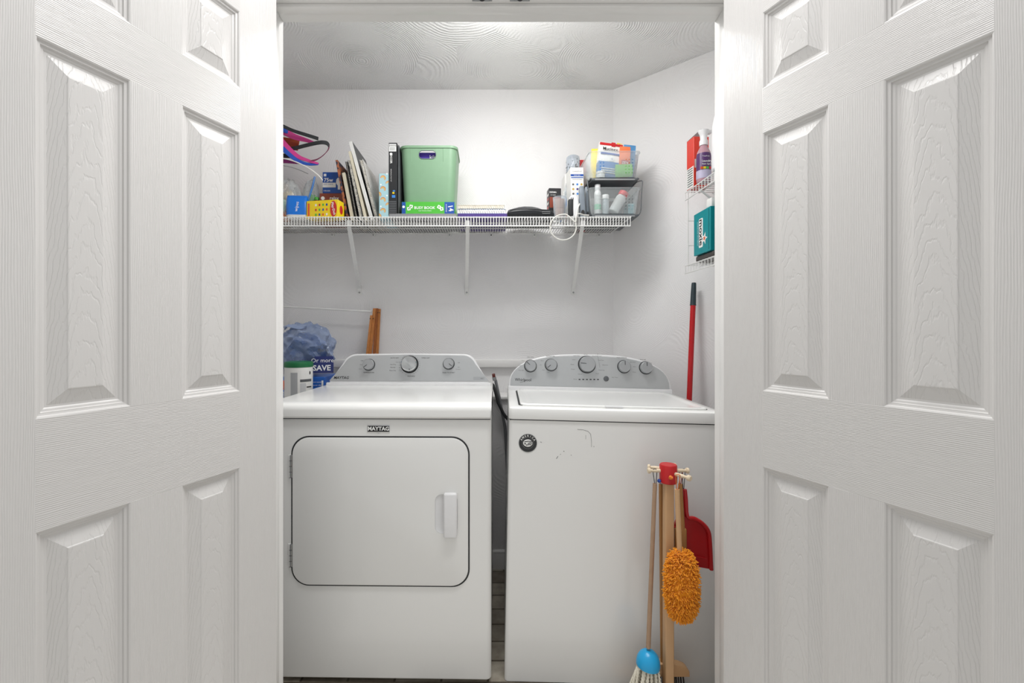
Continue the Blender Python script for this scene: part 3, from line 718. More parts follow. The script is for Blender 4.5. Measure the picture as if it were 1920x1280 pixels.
# zip bag
s = MB(); s.ball((0, 0, 0.115), 0.12, film, 4, (0.34, 0.30, 0.98), fn=crumple(0.16, 2.4, 9))
zb = tag(s.build('zip_bag', None, (X(577, 2.25), 2.25, ZD + 0.004), (0, R(6), 0)), 'clear zip bag with a blue zipper standing behind the blue packet', 'bag')
MB().tube(curve([Vector((0.024, -0.035, 0.235)), Vector((0.02, -0.042, 0.18)), Vector((0.005, -0.045, 0.10)), Vector((0.0, -0.042, 0.06))]), 0.0045, lblue, 6).build('zipper', zb)
for c_, m_ in (((0.012, -0.005, 0.13), green), ((-0.01, -0.01, 0.1), lblue), ((0.0, 0.0, 0.06), whitec), ((-0.012, 0, 0.15), whitec)):
    MB().ball(c_, 0.021, m_, 2, (1, 0.6, 1.3), fn=crumple(0.3, 4, 2)).build('bag_content', zb)
# blue packet
s = MB(); wd, ht = 0.098, 0.112
rg = []
for (z, a, b) in ((0, 0.6, 0.5), (0.004, 0.85, 0.85), (0.018, 1, 1), (0.06, 1.0, 1.0), (0.095, 0.95, 0.8), (0.11, 0.9, 0.4), (0.112, 0.88, 0.2)):
    rg.append([(p[0] * a, p[1] * b, z) for p in rrect(wd, 0.06, 0.02, 5)])
s.loft(rg[:3], whitec, True, False); s.loft(rg[2:], mat('packet_blue', '1674d8', 0.25, bump=(40, 0.3, 0.004)), False, True)
s.text('wipes', 0.02, white, front(0, -0.0306, 0.055) @ T(0, 0, 0, 0, 0, R(80)))
tag(s.build('wipes_packet', None, (X(554, 2.085), 2.118, ZD + EPS), (0, R(-2), R(12))), 'bright blue soft wipes packet left of the yellow box', 'packet')
# yellow box
def deco_y(s, w_, d_, h_):
    s.text('Play-Doh', 0.016, white, fr_(s, w_ * 0.36, h_ * 0.5, 0.0016) @ T(0, 0, 0, 0, 0, R(-78)), bold=0.02)
    s.plate([(p[0] * 0.016, p[1] * 0.036) for p in circle(1, 24)], 0, 0.001, red, front(w_ * 0.36, 0, h_ * 0.5))
    for i in range(4):
        for j in range(3):
            m_ = (green, orange, red, blue, whitec)[(i * 3 + j * 2) % 5]
            rect(s, -0.035 + i * 0.018, -0.027 + i * 0.018, 0.012 + j * 0.022, 0.022 + j * 0.022, m_)
    rect(s, -w_ / 2 + 0.006, -w_ / 2 + 0.016, 0.012, h_ - 0.012, orange)
    s.plate([(p[0] * 0.014, p[1] * 0.02) for p in circle(1, 20)], 0, 0.0008, red, axes((w_ / 2, 0.03, h_ / 2), (0, 1, 0), (0, 0, 1)))
carton('play_dough_box', 'yellow modelling dough carton lying at the shelf front', 'box', (X(605, 2.09), 2.083, ZD + EPS), 0.156, 0.06, 0.082, yellow, (0, 0, R(-10)), deco_y)
def deco_relax(s, w_, d_, h_):
    s.text('relax', 0.022, white, fr_(s, 0.015, h_ - 0.024), bold=0.02); s.text('comfortable soft white light', 0.006, white, fr_(s, 0.018, h_ - 0.042))
    s.plate(circle(0.009, 20), 0, 0.0006, white, front(-w_ / 2 + 0.016, 0, h_ - 0.024))
    for x in (-0.02, 0.02): s.plate(circle(0.018, 24), 0, 0.0006, whitec, front(x, 0, h_ - 0.08))
    rect(s, -w_ / 2, w_ / 2, 0.03, 0.05, blue)
carton('light_bulb_box', 'rust brown light bulb carton behind the yellow box', 'box', (X(621, 2.20), 2.20, ZD + EPS), 0.113, 0.08, 0.150, brownc, (0, 0, 0), deco_relax)
def deco_75(s, w_, d_, h_):
    s.text('75w', 0.026, white, fr_(s, -0.018, h_ * 0.62), bold=0.02); rect(s, -w_ / 2, 0.018, h_ * 0.28, h_ * 0.5, whitec); s.text('SOFT WHITE', 0.008, blue, fr_(s, -0.018, h_ * 0.42, 0.001)); s.text('8 BULBS', 0.009, white, fr_(s, -0.025, h_ * 0.12))
    rect(s, -w_ / 2 + 0.006, -w_ / 2 + 0.018, h_ * 0.8, h_ * 0.92, white)
    s.ball((0.033, -0.001, h_ * 0.55), 1, whitec, 2, (0.014, 0.002, 0.020)); s.box(0.028, 0.040, -0.002, 0, h_ * 0.18, h_ * 0.45, whitec)
carton('light_bulb_box', 'dark blue 75w light bulb carton on top of the rust brown carton', 'box', (X(622, 2.20), 2.205, ZD + EPS + 0.151), 0.092, 0.075, 0.103, blue, (0, 0, 0), deco_75)
s = MB(); s.lathe([(0.01, 0), (0.011, 0.002), (0.011, 0.12)], mat('dark_red_jar', '6e2020', 0.3), 20)
jr = tag(s.build('spice_jar', None, (X(594, 2.215), 2.215, ZD + EPS)), 'slim dark red jar between the zip bag and bulb cartons', 'jar')
MB().lathe([(0.0115, 0.12), (0.0115, 0.132), (0.009, 0.134)], green, 20).build('lid', jr)

# --- leaning notebooks and books
def coil(parent, h0, h1, r_, m, x=0, y=0, turns=None, axis='z'):
    n = turns or int((h1 - h0) / 0.0075)
    pts = []
    for k in range(n * 8 + 1):
        a = 2 * PI * k / 8; q = h0 + (h1 - h0) * k / (n * 8)
        pts.append((x + r_ * math.cos(a), y + r_ * math.sin(a), q) if axis == 'z' else (q, y + r_ * math.cos(a), x + r_ * math.sin(a)))
    return MB().tube(pts, 0.0009, m, 4).build('spiral_binding', parent)
BD = 2.125
mag = speckle('magazine_spine', '2c2838', 'a5603c', 38); mut = speckle('marbled_cover', '1f1f22', 'e2e2e0', 260); dot = speckle('dotted_cover', 'e2dfda', 'c4c0ba', 300)
bwhite = mat('binder_white', 'e6e5e2', 0.3)
books = [  # top x, top y, base x, thickness px, cover, pages, coil, label
    (631, 301, 652, 4.0, mag, greyc, None, 'glossy dark purple and orange magazine, leftmost of the leaning books', 'magazine'),
    (644, 325, 661, 6.0, mat('beige_cover', 'c9c1ad', 0.6), paper, None, 'short beige book leaning right of the glossy magazine', 'book'),
    (649, 303, 669, 3.5, blackc, paper, 'k', 'thin black spiral notebook leaning beside the beige book', 'notebook'),
    (654.5, 300, 677.5, 5.5, mut, paper, 's', 'black and white marbled spiral notebook leaning among the books', 'notebook'),
    (655.5, 285, 686, 5.0, mat('cream_cover', 'd8d0ba', 0.5), paper, None, 'cream book leaning against the tallest white binder', 'book'),
    (657, 267, 697.5, 6.5, bwhite, blackc, None, 'tallest of the leaning books, a glossy white binder', 'binder'),
    (677, 300, 706.5, 6.0, dot, paper, 's', 'dotted pale spiral notebook, rightmost of the leaning books', 'notebook')]
for (tx, ty, bx, tpx, cov, pg, cl, lab, cat) in books:
    by = HY - (ZD - H) / BD * F
    a = math.atan2(bx - tx, by - ty); L = math.hypot(bx - tx, by - ty) * BD / F; th = tpx * BD / F
    o = thing('book' if cat == 'binder' else cat, lab, cat, (X(bx, BD), BD, ZD + EPS + 0.5 * th * math.sin(a) + 0.001), (0, -a, 0), group='books leaning on the wire shelf')
    dp = 0.24
    MB().box(-th / 2, -th / 2 + 0.0016, 0, dp, 0, L, cov, 0.0004, 1).box(th / 2 - 0.0016, th / 2, 0, dp, 0, L, cov if pg is not blackc else blackc, 0.0004, 1).build('cover', o)
    MB().box(-th / 2 + 0.0018, th / 2 - 0.0018, 0.003 if cl else 0.001, dp - 0.003, 0.002, L - 0.003, pg if pg is not blackc else paper).build('pages', o)
    if not cl: MB().box(-th / 2, th / 2, -0.0012, 0, 0, L, cov, 0.0004, 1).build('spine', o)
    if cl: coil(o, 0.006, L - 0.006, th * 0.42, dark if cl == 'k' else steel, 0, 0.0)

# rainbow box
def deco_rb(s, w_, d_, h_):
    k = 0
    for i, z in enumerate((0.035, 0.085, 0.135, 0.185)):
        for x in (-0.004, 0.02 if i % 2 else -0.024):
            M_ = front(x, 0, z - (0 if x == -0.004 else 0.025))
            for q, m_ in enumerate((orange, yellow, mat('pale_orange', 'f2b26b', 0.5))):
                V = []; Fc = []
                r1, r0 = 0.0125 - q * 0.003, 0.0105 - q * 0.003
                for j in range(13):
                    a = R(-50 + 19 * j)
                    V += [(r0 * math.cos(a), r0 * math.sin(a), 0.0005), (r1 * math.cos(a), r1 * math.sin(a), 0.0005)]
                    if j: Fc.append((2 * j - 2, 2 * j, 2 * j + 1, 2 * j - 1))
                V = [(max(-w_ / 2 - x, min(w_ / 2 - x, v[0])), v[1], v[2]) for v in V]
                s.raw(V, Fc, m_, M_)
        s.plate(circle(0.004, 10, 0.014 if i % 2 else -0.014, z + 0.02), 0, 0.0005, white, front(0, 0, 0))
carton('gift_box', 'tall pale blue box printed with yellow rainbows', 'box', (X(720, 2.09), 2.088, ZD + EPS), 0.045, 0.2, 0.206, mat('pale_blue_card', 'a9cfd6', 0.5), (0, 0, 0), deco_rb)
# grey tray
s = MB(); s.box(-0.153, 0.153, 0, 0.30, 0, 0.013, mat('grey_board', '8f9092', 0.5), 0.002, 1); s.box(-0.153, 0.153, 0, 0.004, 0.013, 0.0155, greyc, 0.001, 1)
ZT = ZD + EPS + 0.016
tag(s.build('flat_board', None, (X(793, 2.065), 2.062, ZD + EPS)), 'flat grey board lying under the green bin and its box', 'board')
def deco_bk(s, w_, d_, h_):
    rect(s, -w_ / 2 + 0.002, w_ / 2 - 0.004, h_ - 0.04, h_ - 0.006, white)
    for k in range(9): rect(s, -w_ / 2 + 0.004 + k * 0.0035, -w_ / 2 + 0.0055 + k * 0.0035, h_ - 0.018, h_ - 0.009, black, 0.0009)
    for k in range(5): rect(s, -w_ / 2 + 0.005, w_ / 2 - 0.009, h_ - 0.035 + k * 0.003, h_ - 0.034 + k * 0.003, greyink, 0.0009)
    s.text('OCCER', 0.012, white, fr_(s, -0.008, h_ - 0.075) @ T(0, 0, 0, 0, 0, R(-90)), bold=0.02)
    s.plate(circle(0.006, 18), 0, 0.0008, white, front(-0.008, 0, h_ - 0.052))
    s.text('BUILDING & PLAY KIT', 0.006, white, fr_(s, -0.008, h_ - 0.15) @ T(0, 0, 0, 0, 0, R(-90)))
    rect(s, -0.002, 0.007, 0.096, 0.104, yellow); rect(s, 0.0, 0.010, 0.106, 0.112, lblue); rect(s, -0.004, 0.011, 0.078, 0.09, lblue)
    for k in range(7): rect(s, -w_ / 2 + 0.003, w_ / 2 - 0.003, 0.01 + k * 0.008, 0.014 + k * 0.008, greyink)
carton('game_box', 'tall narrow black game box left of the green bin', 'box', (X(737, 2.09), 2.085, ZT + 0.0003), 0.0385, 0.22, 0.33, blackc, (0, 0, 0), deco_bk)
carton('book', 'thin dark upright book squeezed between black box and green bin', 'book', (X(747.4, 2.10), 2.10, ZT + 0.0003), 0.0045, 0.2, 0.325, greyink)
# busy book box
def deco_bb(s, w_, d_, h_):
    rect(s, -w_ / 2 + 0.001, -w_ / 2 + 0.018, 0.001, h_ - 0.001, blue); rect(s, w_ / 2 - 0.046, w_ / 2 - 0.001, 0.001, h_ - 0.001, blue)
    s.text('BUSY BOOK', 0.0175, white, fr_(s, -0.016, h_ * 0.52), bold=0.015); s.text('FOR YOUNG MINDS', 0.0065, white, fr_(s, -0.014, h_ * 0.28))
    s.text('14', 0.03, white, fr_(s, w_ / 2 - 0.019, h_ * 0.5, 0.001) @ T(0, 0, 0, 0, 0, R(-80)), bold=0.02); s.text('ACTIVITIES', 0.0075, white, fr_(s, w_ / 2 - 0.038, h_ * 0.5, 0.001) @ T(0, 0, 0, 0, 0, R(-90)))
    for x, z, a in ((-0.088, 0.026, 8), (-0.078, 0.036, -12), (0.050, 0.034, -30), (0.062, 0.025, 10)):
        s.plate(rrect(0.015, 0.015, 0.002, 2), 0, 0.0009, white, front(x, 0, z) @ T(0, 0, 0, 0, 0, R(a)))
        s.plate(circle(0.0035, 10), 0.0009, 0.0012, green, front(x, 0, z))
    s.plate(circle(0.006, 14), 0, 0.0008, white, front(-w_ / 2 + 0.009, 0, h_ * 0.6))
carton('activity_box', 'flat green and blue activity book box under the green bin', 'box', (X(803, 2.085), 2.080, ZT + 0.0003), 0.242, 0.22, 0.0575, green, (0, 0, 0), deco_bb)
ZG = ZT + 0.0003 + 0.0585
# green bin
gm = mat('sage_plastic', '7c9f80', 0.42, bump=(600, 0.1, 0.0002)); s = MB()
def binr(z, i=0):
    k = z / 0.262; w_ = 0.236 + 0.026 * min(1, k * 1.0); return [(p[0], p[1] + 0.1, z) for p in rrect(w_ - 2 * i, 0.185 + 0.02 * k - 2 * i, 0.035, 6)]
o_r = [[(p[0], p[1] + 0.1, 0) for p in rrect(0.222, 0.17, 0.03, 6)], binr(0.006), binr(0.02), binr(0.08), binr(0.16), binr(0.25), binr(0.251, -0.0035), binr(0.258, -0.004), binr(0.262, -0.003), binr(0.262, 0.002), binr(0.25, 0.003), binr(0.16, 0.0032), binr(0.02, 0.0032), binr(0.006, 0.006)]
s.loft(o_r, gm)
gb = s.build('storage_bin', None, (X(803.5, 2.1), 2.098, ZG + 0.0003))
c = MB(); c.plate(rrect(0.078, 0.036, 0.017, 6, -0.005, 0.221), -0.08, 0.03, gm, front(0, 0, 0)); cut(gb, c)
tag(gb, 'sage green plastic bin with an oval hand hole standing on the activity box', 'bin')
ring_ = MB(); pts_ = [(p[0], 0.0005 - 0.0 , p[1]) for p in rrect(0.080, 0.038, 0.018, 6, -0.005, 0.221)]
yf = 0.1 - (0.185 + 0.02 * 0.84) / 2
ring_.tube([(p[0], yf - 0.0005, p[2]) for p in pts_], 0.0016, mat('dark_sage', '6d7f78', 0.4), 6, closed=True); ring_.build('handle_rim', gb)
for x in (-0.080, 0.068): MB().tube([(x, yf - 0.0015, 0.252), (x, yf + 0.001, 0.19)], 0.0012, gm, 6).build('rib', gb)
carton('folded_pouch', 'purple pouch inside the green bin, seen through the hand hole', 'pouch', (X(803, 2.14) - 0.0, 2.125, ZG + 0.007), 0.15, 0.10, 0.235, mat('violet_cloth', '4a2fa6', 0.6), (0, 0, 0), lambda s, w_, d_, h_: s.text('kiki', 0.025, white, fr_(s, 0.025, 0.213), bold=0.01))
o = carton('paper_sheet', 'folded paper just showing above the rim of the green bin', 'paper', (X(786, 2.2), 2.235, ZG + 0.007), 0.04, 0.002, 0.27, whitec, (0, R(4), 0))
# flat notebooks
zz = ZD + EPS; ND = 2.075
for (x0, x1, h_, cov, cl, lab) in ((858, 951, 0.0185, purple, None, 'purple covered book at the bottom of the flat stack'), (857.5, 948, 0.021, mat('icy_blue_cover', 'b8c8e0', 0.4), steel, 'pale blue spiral notebook in the middle of the flat stack'), (858.5, 946, 0.017, mat('ivory_cover', 'ebe6da', 0.5), mat('ivory_coil', 'ddd5c4', 0.4), 'ivory spiral notebook on top of the flat stack')):
    wd = (x1 - x0) * ND / F
    o = thing('notebook' if cl else 'book', lab, 'notebook' if cl else 'book', (X((x0 + x1) / 2, ND), ND, zz), (0, R(0.0), 0), group='flat stack of books on the wire shelf')
    if cl:
        MB().box(-wd / 2, wd / 2, 0.004, 0.28, 0, 0.0016, cov, 0.0003, 1).box(-wd / 2, wd / 2, 0.004, 0.28, h_ - 0.0016, h_, cov, 0.0003, 1).build('cover', o)
        MB().box(-wd / 2 + 0.002, wd / 2 - 0.002, 0.006, 0.277, 0.0018, h_ - 0.0018, paper if h_ < 0.02 else whitec).build('pages', o)
        coil(o, -wd / 2 + 0.006, wd / 2 - 0.006, h_ * 0.43, cl, h_ / 2, 0.004, turns=20, axis='x')
    else:
        MB().box(-wd / 2, wd / 2, 0, 0.28, 0, 0.0016, cov, 0.0003, 1).box(-wd / 2, wd / 2, 0, 0.28, h_ - 0.0016, h_, cov, 0.0003, 1).box(-wd / 2, wd / 2, -0.001, 0.0, 0, h_, cov).build('cover', o)
        MB().box(-wd / 2 + 0.002, wd / 2 - 0.002, 0.001, 0.277, 0.0018, h_ - 0.0018, paper).build('pages', o)
    zz += h_ + 0.0016
# black pouch
pm = mat('black_leatherette', '24272b', 0.42, bump=(180, 0.5, 0.001)); s = MB(); rg = []
prf = [(0, 0.2, 0.012), (0.004, 0.6, 0.035), (0.012, 0.95, 0.048), (0.03, 1, 0.052), (0.06, 1.0, 0.062), (0.085, 1, 0.066), (0.12, 1.0, 0.064), (0.145, 1, 0.058), (0.165, 1, 0.05), (0.19, 0.98, 0.049), (0.212, 0.95, 0.045), (0.224, 0.8, 0.038), (0.229, 0.4, 0.02)]
for (x, a, h_) in prf:
    ring = []
    for k in range(20):
        t_ = 2 * PI * k / 20; cy_, cz_ = math.cos(t_), math.sin(t_)
        ring.append((x, 0.14 + 0.138 * a * (abs(cy_) ** 0.6) * (1 if cy_ > 0 else -1), h_ / 2 + h_ / 2 * (abs(cz_) ** 0.8) * (1 if cz_ > 0 else -1) + 0.0006 * math.sin(9 * x * 30)))
    rg.append(ring)
s.loft(rg, pm); o = tag(s.build('pouch', None, (X(949, 2.07), 2.07, ZD + 0.0015)), 'soft black leatherette pouch lying on the shelf beside the notebooks', 'pouch')
MB().tube(curve([Vector((0.015, 0.004, 0.034)), Vector((0.08, 0.0005, 0.041)), Vector((0.15, 0.0015, 0.036)), Vector((0.215, 0.006, 0.03))]), 0.0016, dark, 6).build('zipper', o)
MB().tube([(0.165, 0.001, 0.026), (0.2, 0.001, 0.026), (0.2, 0.001, 0.018), (0.165, 0.001, 0.018)], 0.0012, steel, 6, closed=True).build('buckle', o)
# dark box
def deco_db(s, w_, d_, h_):
    s.text('DERMA', 0.010, white, fr_(s, -0.01, h_ - 0.02), bold=0.01); s.text('no scars', 0.007, white, fr_(s, -0.01, h_ - 0.032)); rect(s, -w_ / 2 + 0.003, w_ / 2 - 0.003, 0.01, 0.06, brownc)
    for k in range(4): s.box(-w_ / 2 - 0.0005, -w_ / 2, 0.01, d_ - 0.01, 0.01 + k * 0.02, 0.02 + k * 0.02, whitec if k % 2 else red)
carton('ointment_box', 'small dark carton standing behind the bandage cup', 'box', (X(1040.5, 2.14), 2.135, ZD + 0.053), 0.058, 0.05, 0.102, blackc, (0, 0, R(4)), deco_db)
# cup with bandage rolls
o = thing('plastic_cup', 'clear plastic cup holding tan bandage rolls near the cord loop', 'cup', (X(1049, 2.105), 2.105, ZD + EPS))
MB().lathe([(0.024, 0), (0.026, 0.001), (0.031, 0.10), (0.032, 0.101), (0.030, 0.101), (0.025, 0.003), (0.0005, 0.003)], cup_m, 28).build('cup', o)
for k in range(2):
    s = MB(); s.lathe([(0.012, 0), (0.0225, 0), (0.0235, 0.003), (0.0235, 0.040), (0.0225, 0.043), (0.012, 0.043), (0.006, 0.041)], mat('tan_bandage', 'c89b7b', 0.85, bump=(300, 0.6, 0.001, (1, 1, 4))), 24); s.box(-0.001, 0.001, -0.0242, -0.022, 0.001, 0.042, mat('bandage_seam', '9d6f55', 0.8))
    tag(s.build('bandage_roll', None, (X(1049, 2.105), 2.105, ZD + EPS + 0.0035 + k * 0.044)), ('lower' if k == 0 else 'upper') + ' tan bandage roll in the clear plastic cup', 'bandage', 'bandage rolls in the cup')
# supporting carton, tumbler, clamshell, tall white box
carton('carton', 'plain white carton at the back under the clear tumbler', 'box', (X(1071, 2.27), 2.265, ZD + EPS), 0.066, 0.09, 0.265, whitec)
o = thing('tumbler', 'clear patterned tumbler upside down, above the tall white carton', 'tumbler', (X(1074.5, 2.30), 2.305, ZD + EPS + 0.266))
s = MB(); s.lathe([(0.034, 0), (0.034, 0.001), (0.034, 0.085), (0.032, 0.098), (0.024, 0.104), (0.001, 0.105), (0.001, 0.103), (0.023, 0.102), (0.031, 0.094), (0.0325, 0.08), (0.0325, 0.0)], cup_m, 28); s.build('tumbler_body', o)
s = MB()
for k in range(26):
    a = random.uniform(PI, 2 * PI); z = random.uniform(0.012, 0.08); s.ball((0.0343 * math.cos(a), 0.0343 * math.sin(a), z), 1, greyink, 1, (0.003, 0.001, random.uniform(0.002, 0.005)))
s.build('print', o)
s = MB(); s.box(-0.0325, 0.0325, 0, 0.032, 0, 0.23, film, 0.003, 2); s.box(-0.012, -0.004, 0.004, 0.028, 0.004, 0.196, lblue); s.box(-0.004, 0.028, 0.004, 0.028, 0.004, 0.19, whitec); s.box(0.008, 0.011, 0.0035, 0.028, 0.004, 0.16, red)
tag(s.build('clamshell_pack', None, (X(1055, 2.23), 2.229, ZD + 0.012), (0, R(15), 0)), 'clear plastic pack with blue and white card leaning right', 'pack')
def deco_w(s, w_, d_, h_):
    rect(s, -w_ / 2 + 0.0005, w_ / 2 - 0.0005, h_ - 0.042, h_ - 0.032, blue); rect(s, -w_ / 2 + 0.002, w_ / 2 - 0.002, h_ - 0.05, h_ - 0.046, blue)
    s.text('Smile Care', 0.007, white, fr_(s, 0, h_ - 0.037, 0.001)); s.text('COMPLETE KIT', 0.007, greyink, fr_(s, 0, h_ - 0.02)); s.text('MAXIMUM CLEAN', 0.006, greyink, fr_(s, 0, h_ - 0.057))
    for i in range(3):
        for j in range(3):
            m_ = (greyink, lblue, mat('print_ochre', 'c2a040', 0.5), purple)[(i + 2 * j) % 4]
            s.plate(circle(0.005, 12, -0.02 + i * 0.02, h_ - 0.08 - j * 0.022), 0, 0.0006, m_, front(0, 0, 0))
    rect(s, -0.024, -0.014, h_ - 0.163, h_ - 0.153, greyink); rect(s, 0.006, 0.016, h_ - 0.163, h_ - 0.153, purple)
carton('dental_kit_box', 'tall white carton with a dark blue band among the toiletries', 'box', (X(1085, 2.13), 2.14, ZD + 0.002), 0.062, 0.085, 0.252, whitec, (0, R(-1.5), R(4)), deco_w)
carton('carton', 'red carton corner showing behind the tall white carton', 'box', (X(1093, 2.345), 2.342, ZD + EPS), 0.03, 0.03, 0.366, red, (0, 0, 0))
# trimmer with cord
t = thing('hair_trimmer', 'white and black hair tool with a white cord looping below the shelf', 'hair tool', (X(1075, 2.085), 2.085, ZD + EPS))
s = MB(); rg = []
for (z, a) in ((0, 0.6), (0.004, 0.9), (0.03, 1), (0.07, 0.95), (0.095, 0.7), (0.105, 0.3)): rg.append([(p[0] * a, p[1] * a, z) for p in rrect(0.05, 0.05, 0.015, 5)])
s.loft(rg, plasw); s.build('body', t)
s = MB(); s.box(-0.026, -0.004, -0.028, 0.0, 0.004, 0.082, dark, 0.006, 3); s.build('side_grip', t)
for x in (-0.014, -0.006): MB().box(x - 0.0015, x + 0.0015, -0.0275, -0.02, 0.078, 0.088, dark, 0.0005, 1).build('switch', t)
lo = Vector((X(1075, 2.085), 2.085, ZD + EPS))
pts = [at(1084, 384, 2.06), at(1086, 378, 2.05), at(1081, 400, 2.035)]
pts = [at(1087, 382, 2.075), at(1083, 392, 2.045), at(1081, 405, 2.030)]
for k in range(0, 15):
    a = R(20 - k * 22); pts.append(at(1056 + 24.5 * math.cos(a), 426 - 24 * math.sin(a), 2.030 + 0.0003 * k))
pts += [at(1079, 416, 2.028), at(1080, 404, 2.030), at(1086, 400.5, 2.040), at(1095, 403, 2.052), at(1104, 403.5, 2.06)]
MB().tube([p - lo for p in curve(pts, 5)], 0.0032, mat('cream_cord', 'd9d8d2', 0.4), 8).build('cord', t)
# straighteners
gp = mat('grey_plastic', '7e8790', 0.35)
for i, (px, D_, h_, lab) in enumerate(((1092, 2.085, 0.145, 'grey hair straightener standing upright between trimmer and basket'), (1101, 2.11, 0.15, 'slimmer grey straightener touching the lower basket'))):
    t = thing('hair_straightener', lab, 'hair tool', (X(px, D_), D_, ZD + EPS), (0, R(-2), 0), group='grey straighteners on the wire shelf')
    wd = 0.026 if i == 0 else 0.014
    s = MB(); rg = []
    for (z, a) in ((0, 0.7), (0.003, 1.0), (0.04, 1.05), (0.1, 0.95), (0.14, 0.85), (h_, 0.6)): rg.append([(p[0] * a, p[1] * a, z) for p in rrect(wd, 0.03, 0.006, 4)])
    s.loft(rg, gp); s.build('handle', t)
    MB().plate([(p[0] * wd * 0.32, p[1] * 0.012 + 0.022) for p in circle(1, 18)], 0, 0.002, dark, front(0, -0.0152, 0)).build('tip', t)
# ---- stacking baskets
def bplas():
    m = clear('basket_plastic', 'f2f6f7', 0.13, 0.15); nt = m.node_tree; tc = nt.nodes.new('ShaderNodeTexCoord')
    sep = nt.nodes.new('ShaderNodeSeparateXYZ'); nt.links.new(tc.outputs['Object'], sep.inputs[0])
    def cell(v): return math_node(nt, 'SUBTRACT', math_node(nt, 'FRACT', math_node(nt, 'DIVIDE', v, 0.0145)), 0.5)
    fx, fz = cell(sep.outputs[0]), cell(sep.outputs[2])
    d = math_node(nt, 'SQRT', math_node(nt, 'ADD', math_node(nt, 'MULTIPLY', fx, fx), math_node(nt, 'MULTIPLY', fz, fz)))
    hole = math_node(nt, 'LESS_THAN', d, 0.19)
    ax = math_node(nt, 'ABSOLUTE', sep.outputs[0])
    rng = math_node(nt, 'MULTIPLY', math_node(nt, 'GREATER_THAN', ax, 0.044), math_node(nt, 'LESS_THAN', ax, 0.087))
    rz = math_node(nt, 'MULTIPLY', math_node(nt, 'GREATER_THAN', sep.outputs[2], 0.029), math_node(nt, 'LESS_THAN', sep.outputs[2], 0.10))
    fy = math_node(nt, 'LESS_THAN', sep.outputs[1], 0.03)
    hole = math_node(nt, 'MULTIPLY', hole, math_node(nt, 'MULTIPLY', rng, math_node(nt, 'MULTIPLY', rz, fy)))
    out = nt.nodes['Material Output']; old = out.inputs[0].links[0].from_socket
    mx = nt.nodes.new('ShaderNodeMixShader'); tr = nt.nodes.new('ShaderNodeBsdfTransparent')
    nt.links.new(hole, mx.inputs[0]); nt.links.new(old, mx.inputs[1]); nt.links.new(tr.outputs[0], mx.inputs[2]); nt.links.new(mx.outputs[0], out.inputs[0])
    return m
bpm = bplas(); frm = mat('dark_grey_frame', '5a5e62', 0.4)
def basket(D_, z0, lab):
    xc = X(1153, D_); t = thing('storage_basket', lab, 'basket', (xc, D_, z0), (0, 0, 0), 'stacked clear baskets on the shelf')
    s = MB(); s.box(-0.105, 0.105, 0.0, 0.28, 0, 0.011, frm, 0.003, 2); s.box(-0.090, 0.090, -0.002, 0.0, 0.001, 0.006, greyc)
    for sx in (-1, 1): s.box(sx * 0.106 - 0.006, sx * 0.106 + 0.006, 0.005, 0.275, 0.006, 0.014, frm, 0.002, 1)
    s.build('base_frame', t)
    s = MB(); rg = []
    def r_(z, i=0):
        k = (z - 0.012) / 0.118; return [(p[0], p[1] + 0.133, z) for p in rrect(0.200 + 0.030 * k - 2 * i, 0.255 + 0.02 * k - 2 * i, 0.022, 5)]
    rg = [[(p[0], p[1] + 0.133, 0.012) for p in rrect(0.186, 0.24, 0.02, 5)], r_(0.016), r_(0.03), r_(0.08), r_(0.126), r_(0.127, -0.004), r_(0.131, -0.004), r_(0.131, 0.002), r_(0.08, 0.002), r_(0.017, 0.003)]
    s.loft(rg, bpm); s.build('tub', t)
    return t
zb1 = ZD + EPS; B1D = 2.058
b1 = basket(B1D, zb1, 'lower of two stacked clear baskets, with red-lidded bottle inside')
zb2 = zb1 + 0.166; b2 = basket(B1D + 0.004, zb2, 'upper of two stacked clear baskets, heaped with medicine packets')
for sx in (-1, 1):
    s = MB()
    x = sx * 0.113
    s.tube(curve([Vector((x * 0.96, 0.0, 0.008)), Vector((x * 1.02, -0.006, 0.03)), Vector((x * 1.06, -0.004, 0.11)), Vector((x * 1.10, 0.0, 0.158)), Vector((x * 1.04, 0.012, 0.166)), Vector((x * 0.95, 0.03, 0.166))], 6), 0.0022, frm, 8)
    s.tube([(x * 0.98, 0.268, 0.008), (x * 0.98, 0.268, 0.165)], 0.004, frm, 8)
    s.tube([(x * 0.95, 0.03, 0.166), (x * 0.98, 0.268, 0.166)], 0.0025, frm, 8)
    s.build('wire_support', b1)
# contents: lower basket
bxc = X(1153, B1D); zc1 = zb1 + 0.0185; zc2 = zb2 + 0.0185
def bottle(name, lab, cat, loc, r_, h_, m, cm, rot=(0, 0, 0), caph=0.02, neck=0.7, deco=None, group=None):
    s = MB(); s.lathe([(r_ * 0.9, 0), (r_, 0.003), (r_, h_ * 0.82), (r_ * 0.9, h_ * 0.9), (r_ * neck, h_ * 0.94), (r_ * neck, h_)], m, 24)
    if deco: deco(s, r_, h_)
    o = tag(s.build(name, None, loc, rot), lab, cat, group)
    MB().lathe([(r_ * neck * 1.15, h_ * 0.955), (r_ * neck * 1.18, h_ * 0.96), (r_ * neck * 1.18, h_ + caph), (r_ * neck * 1.0, h_ + caph + 0.002)], cm, 24).build('cap', o)
    return o
wb = mat('white_bottle', 'eeeeec', 0.35)
bottle('lotion_bottle', 'slender white bottle at the left inside the lower basket', 'bottle', (X(1119, 2.08) + 0.006, 2.09, zc1), 0.0155, 0.115, wb, plasw, deco=lambda s, r_, h_: s.lathe([(r_ * 1.01, 0.02), (r_ * 1.01, 0.045)], mat('mint_label', '9fd8b8', 0.5), 24, cap0=False, cap1=False))
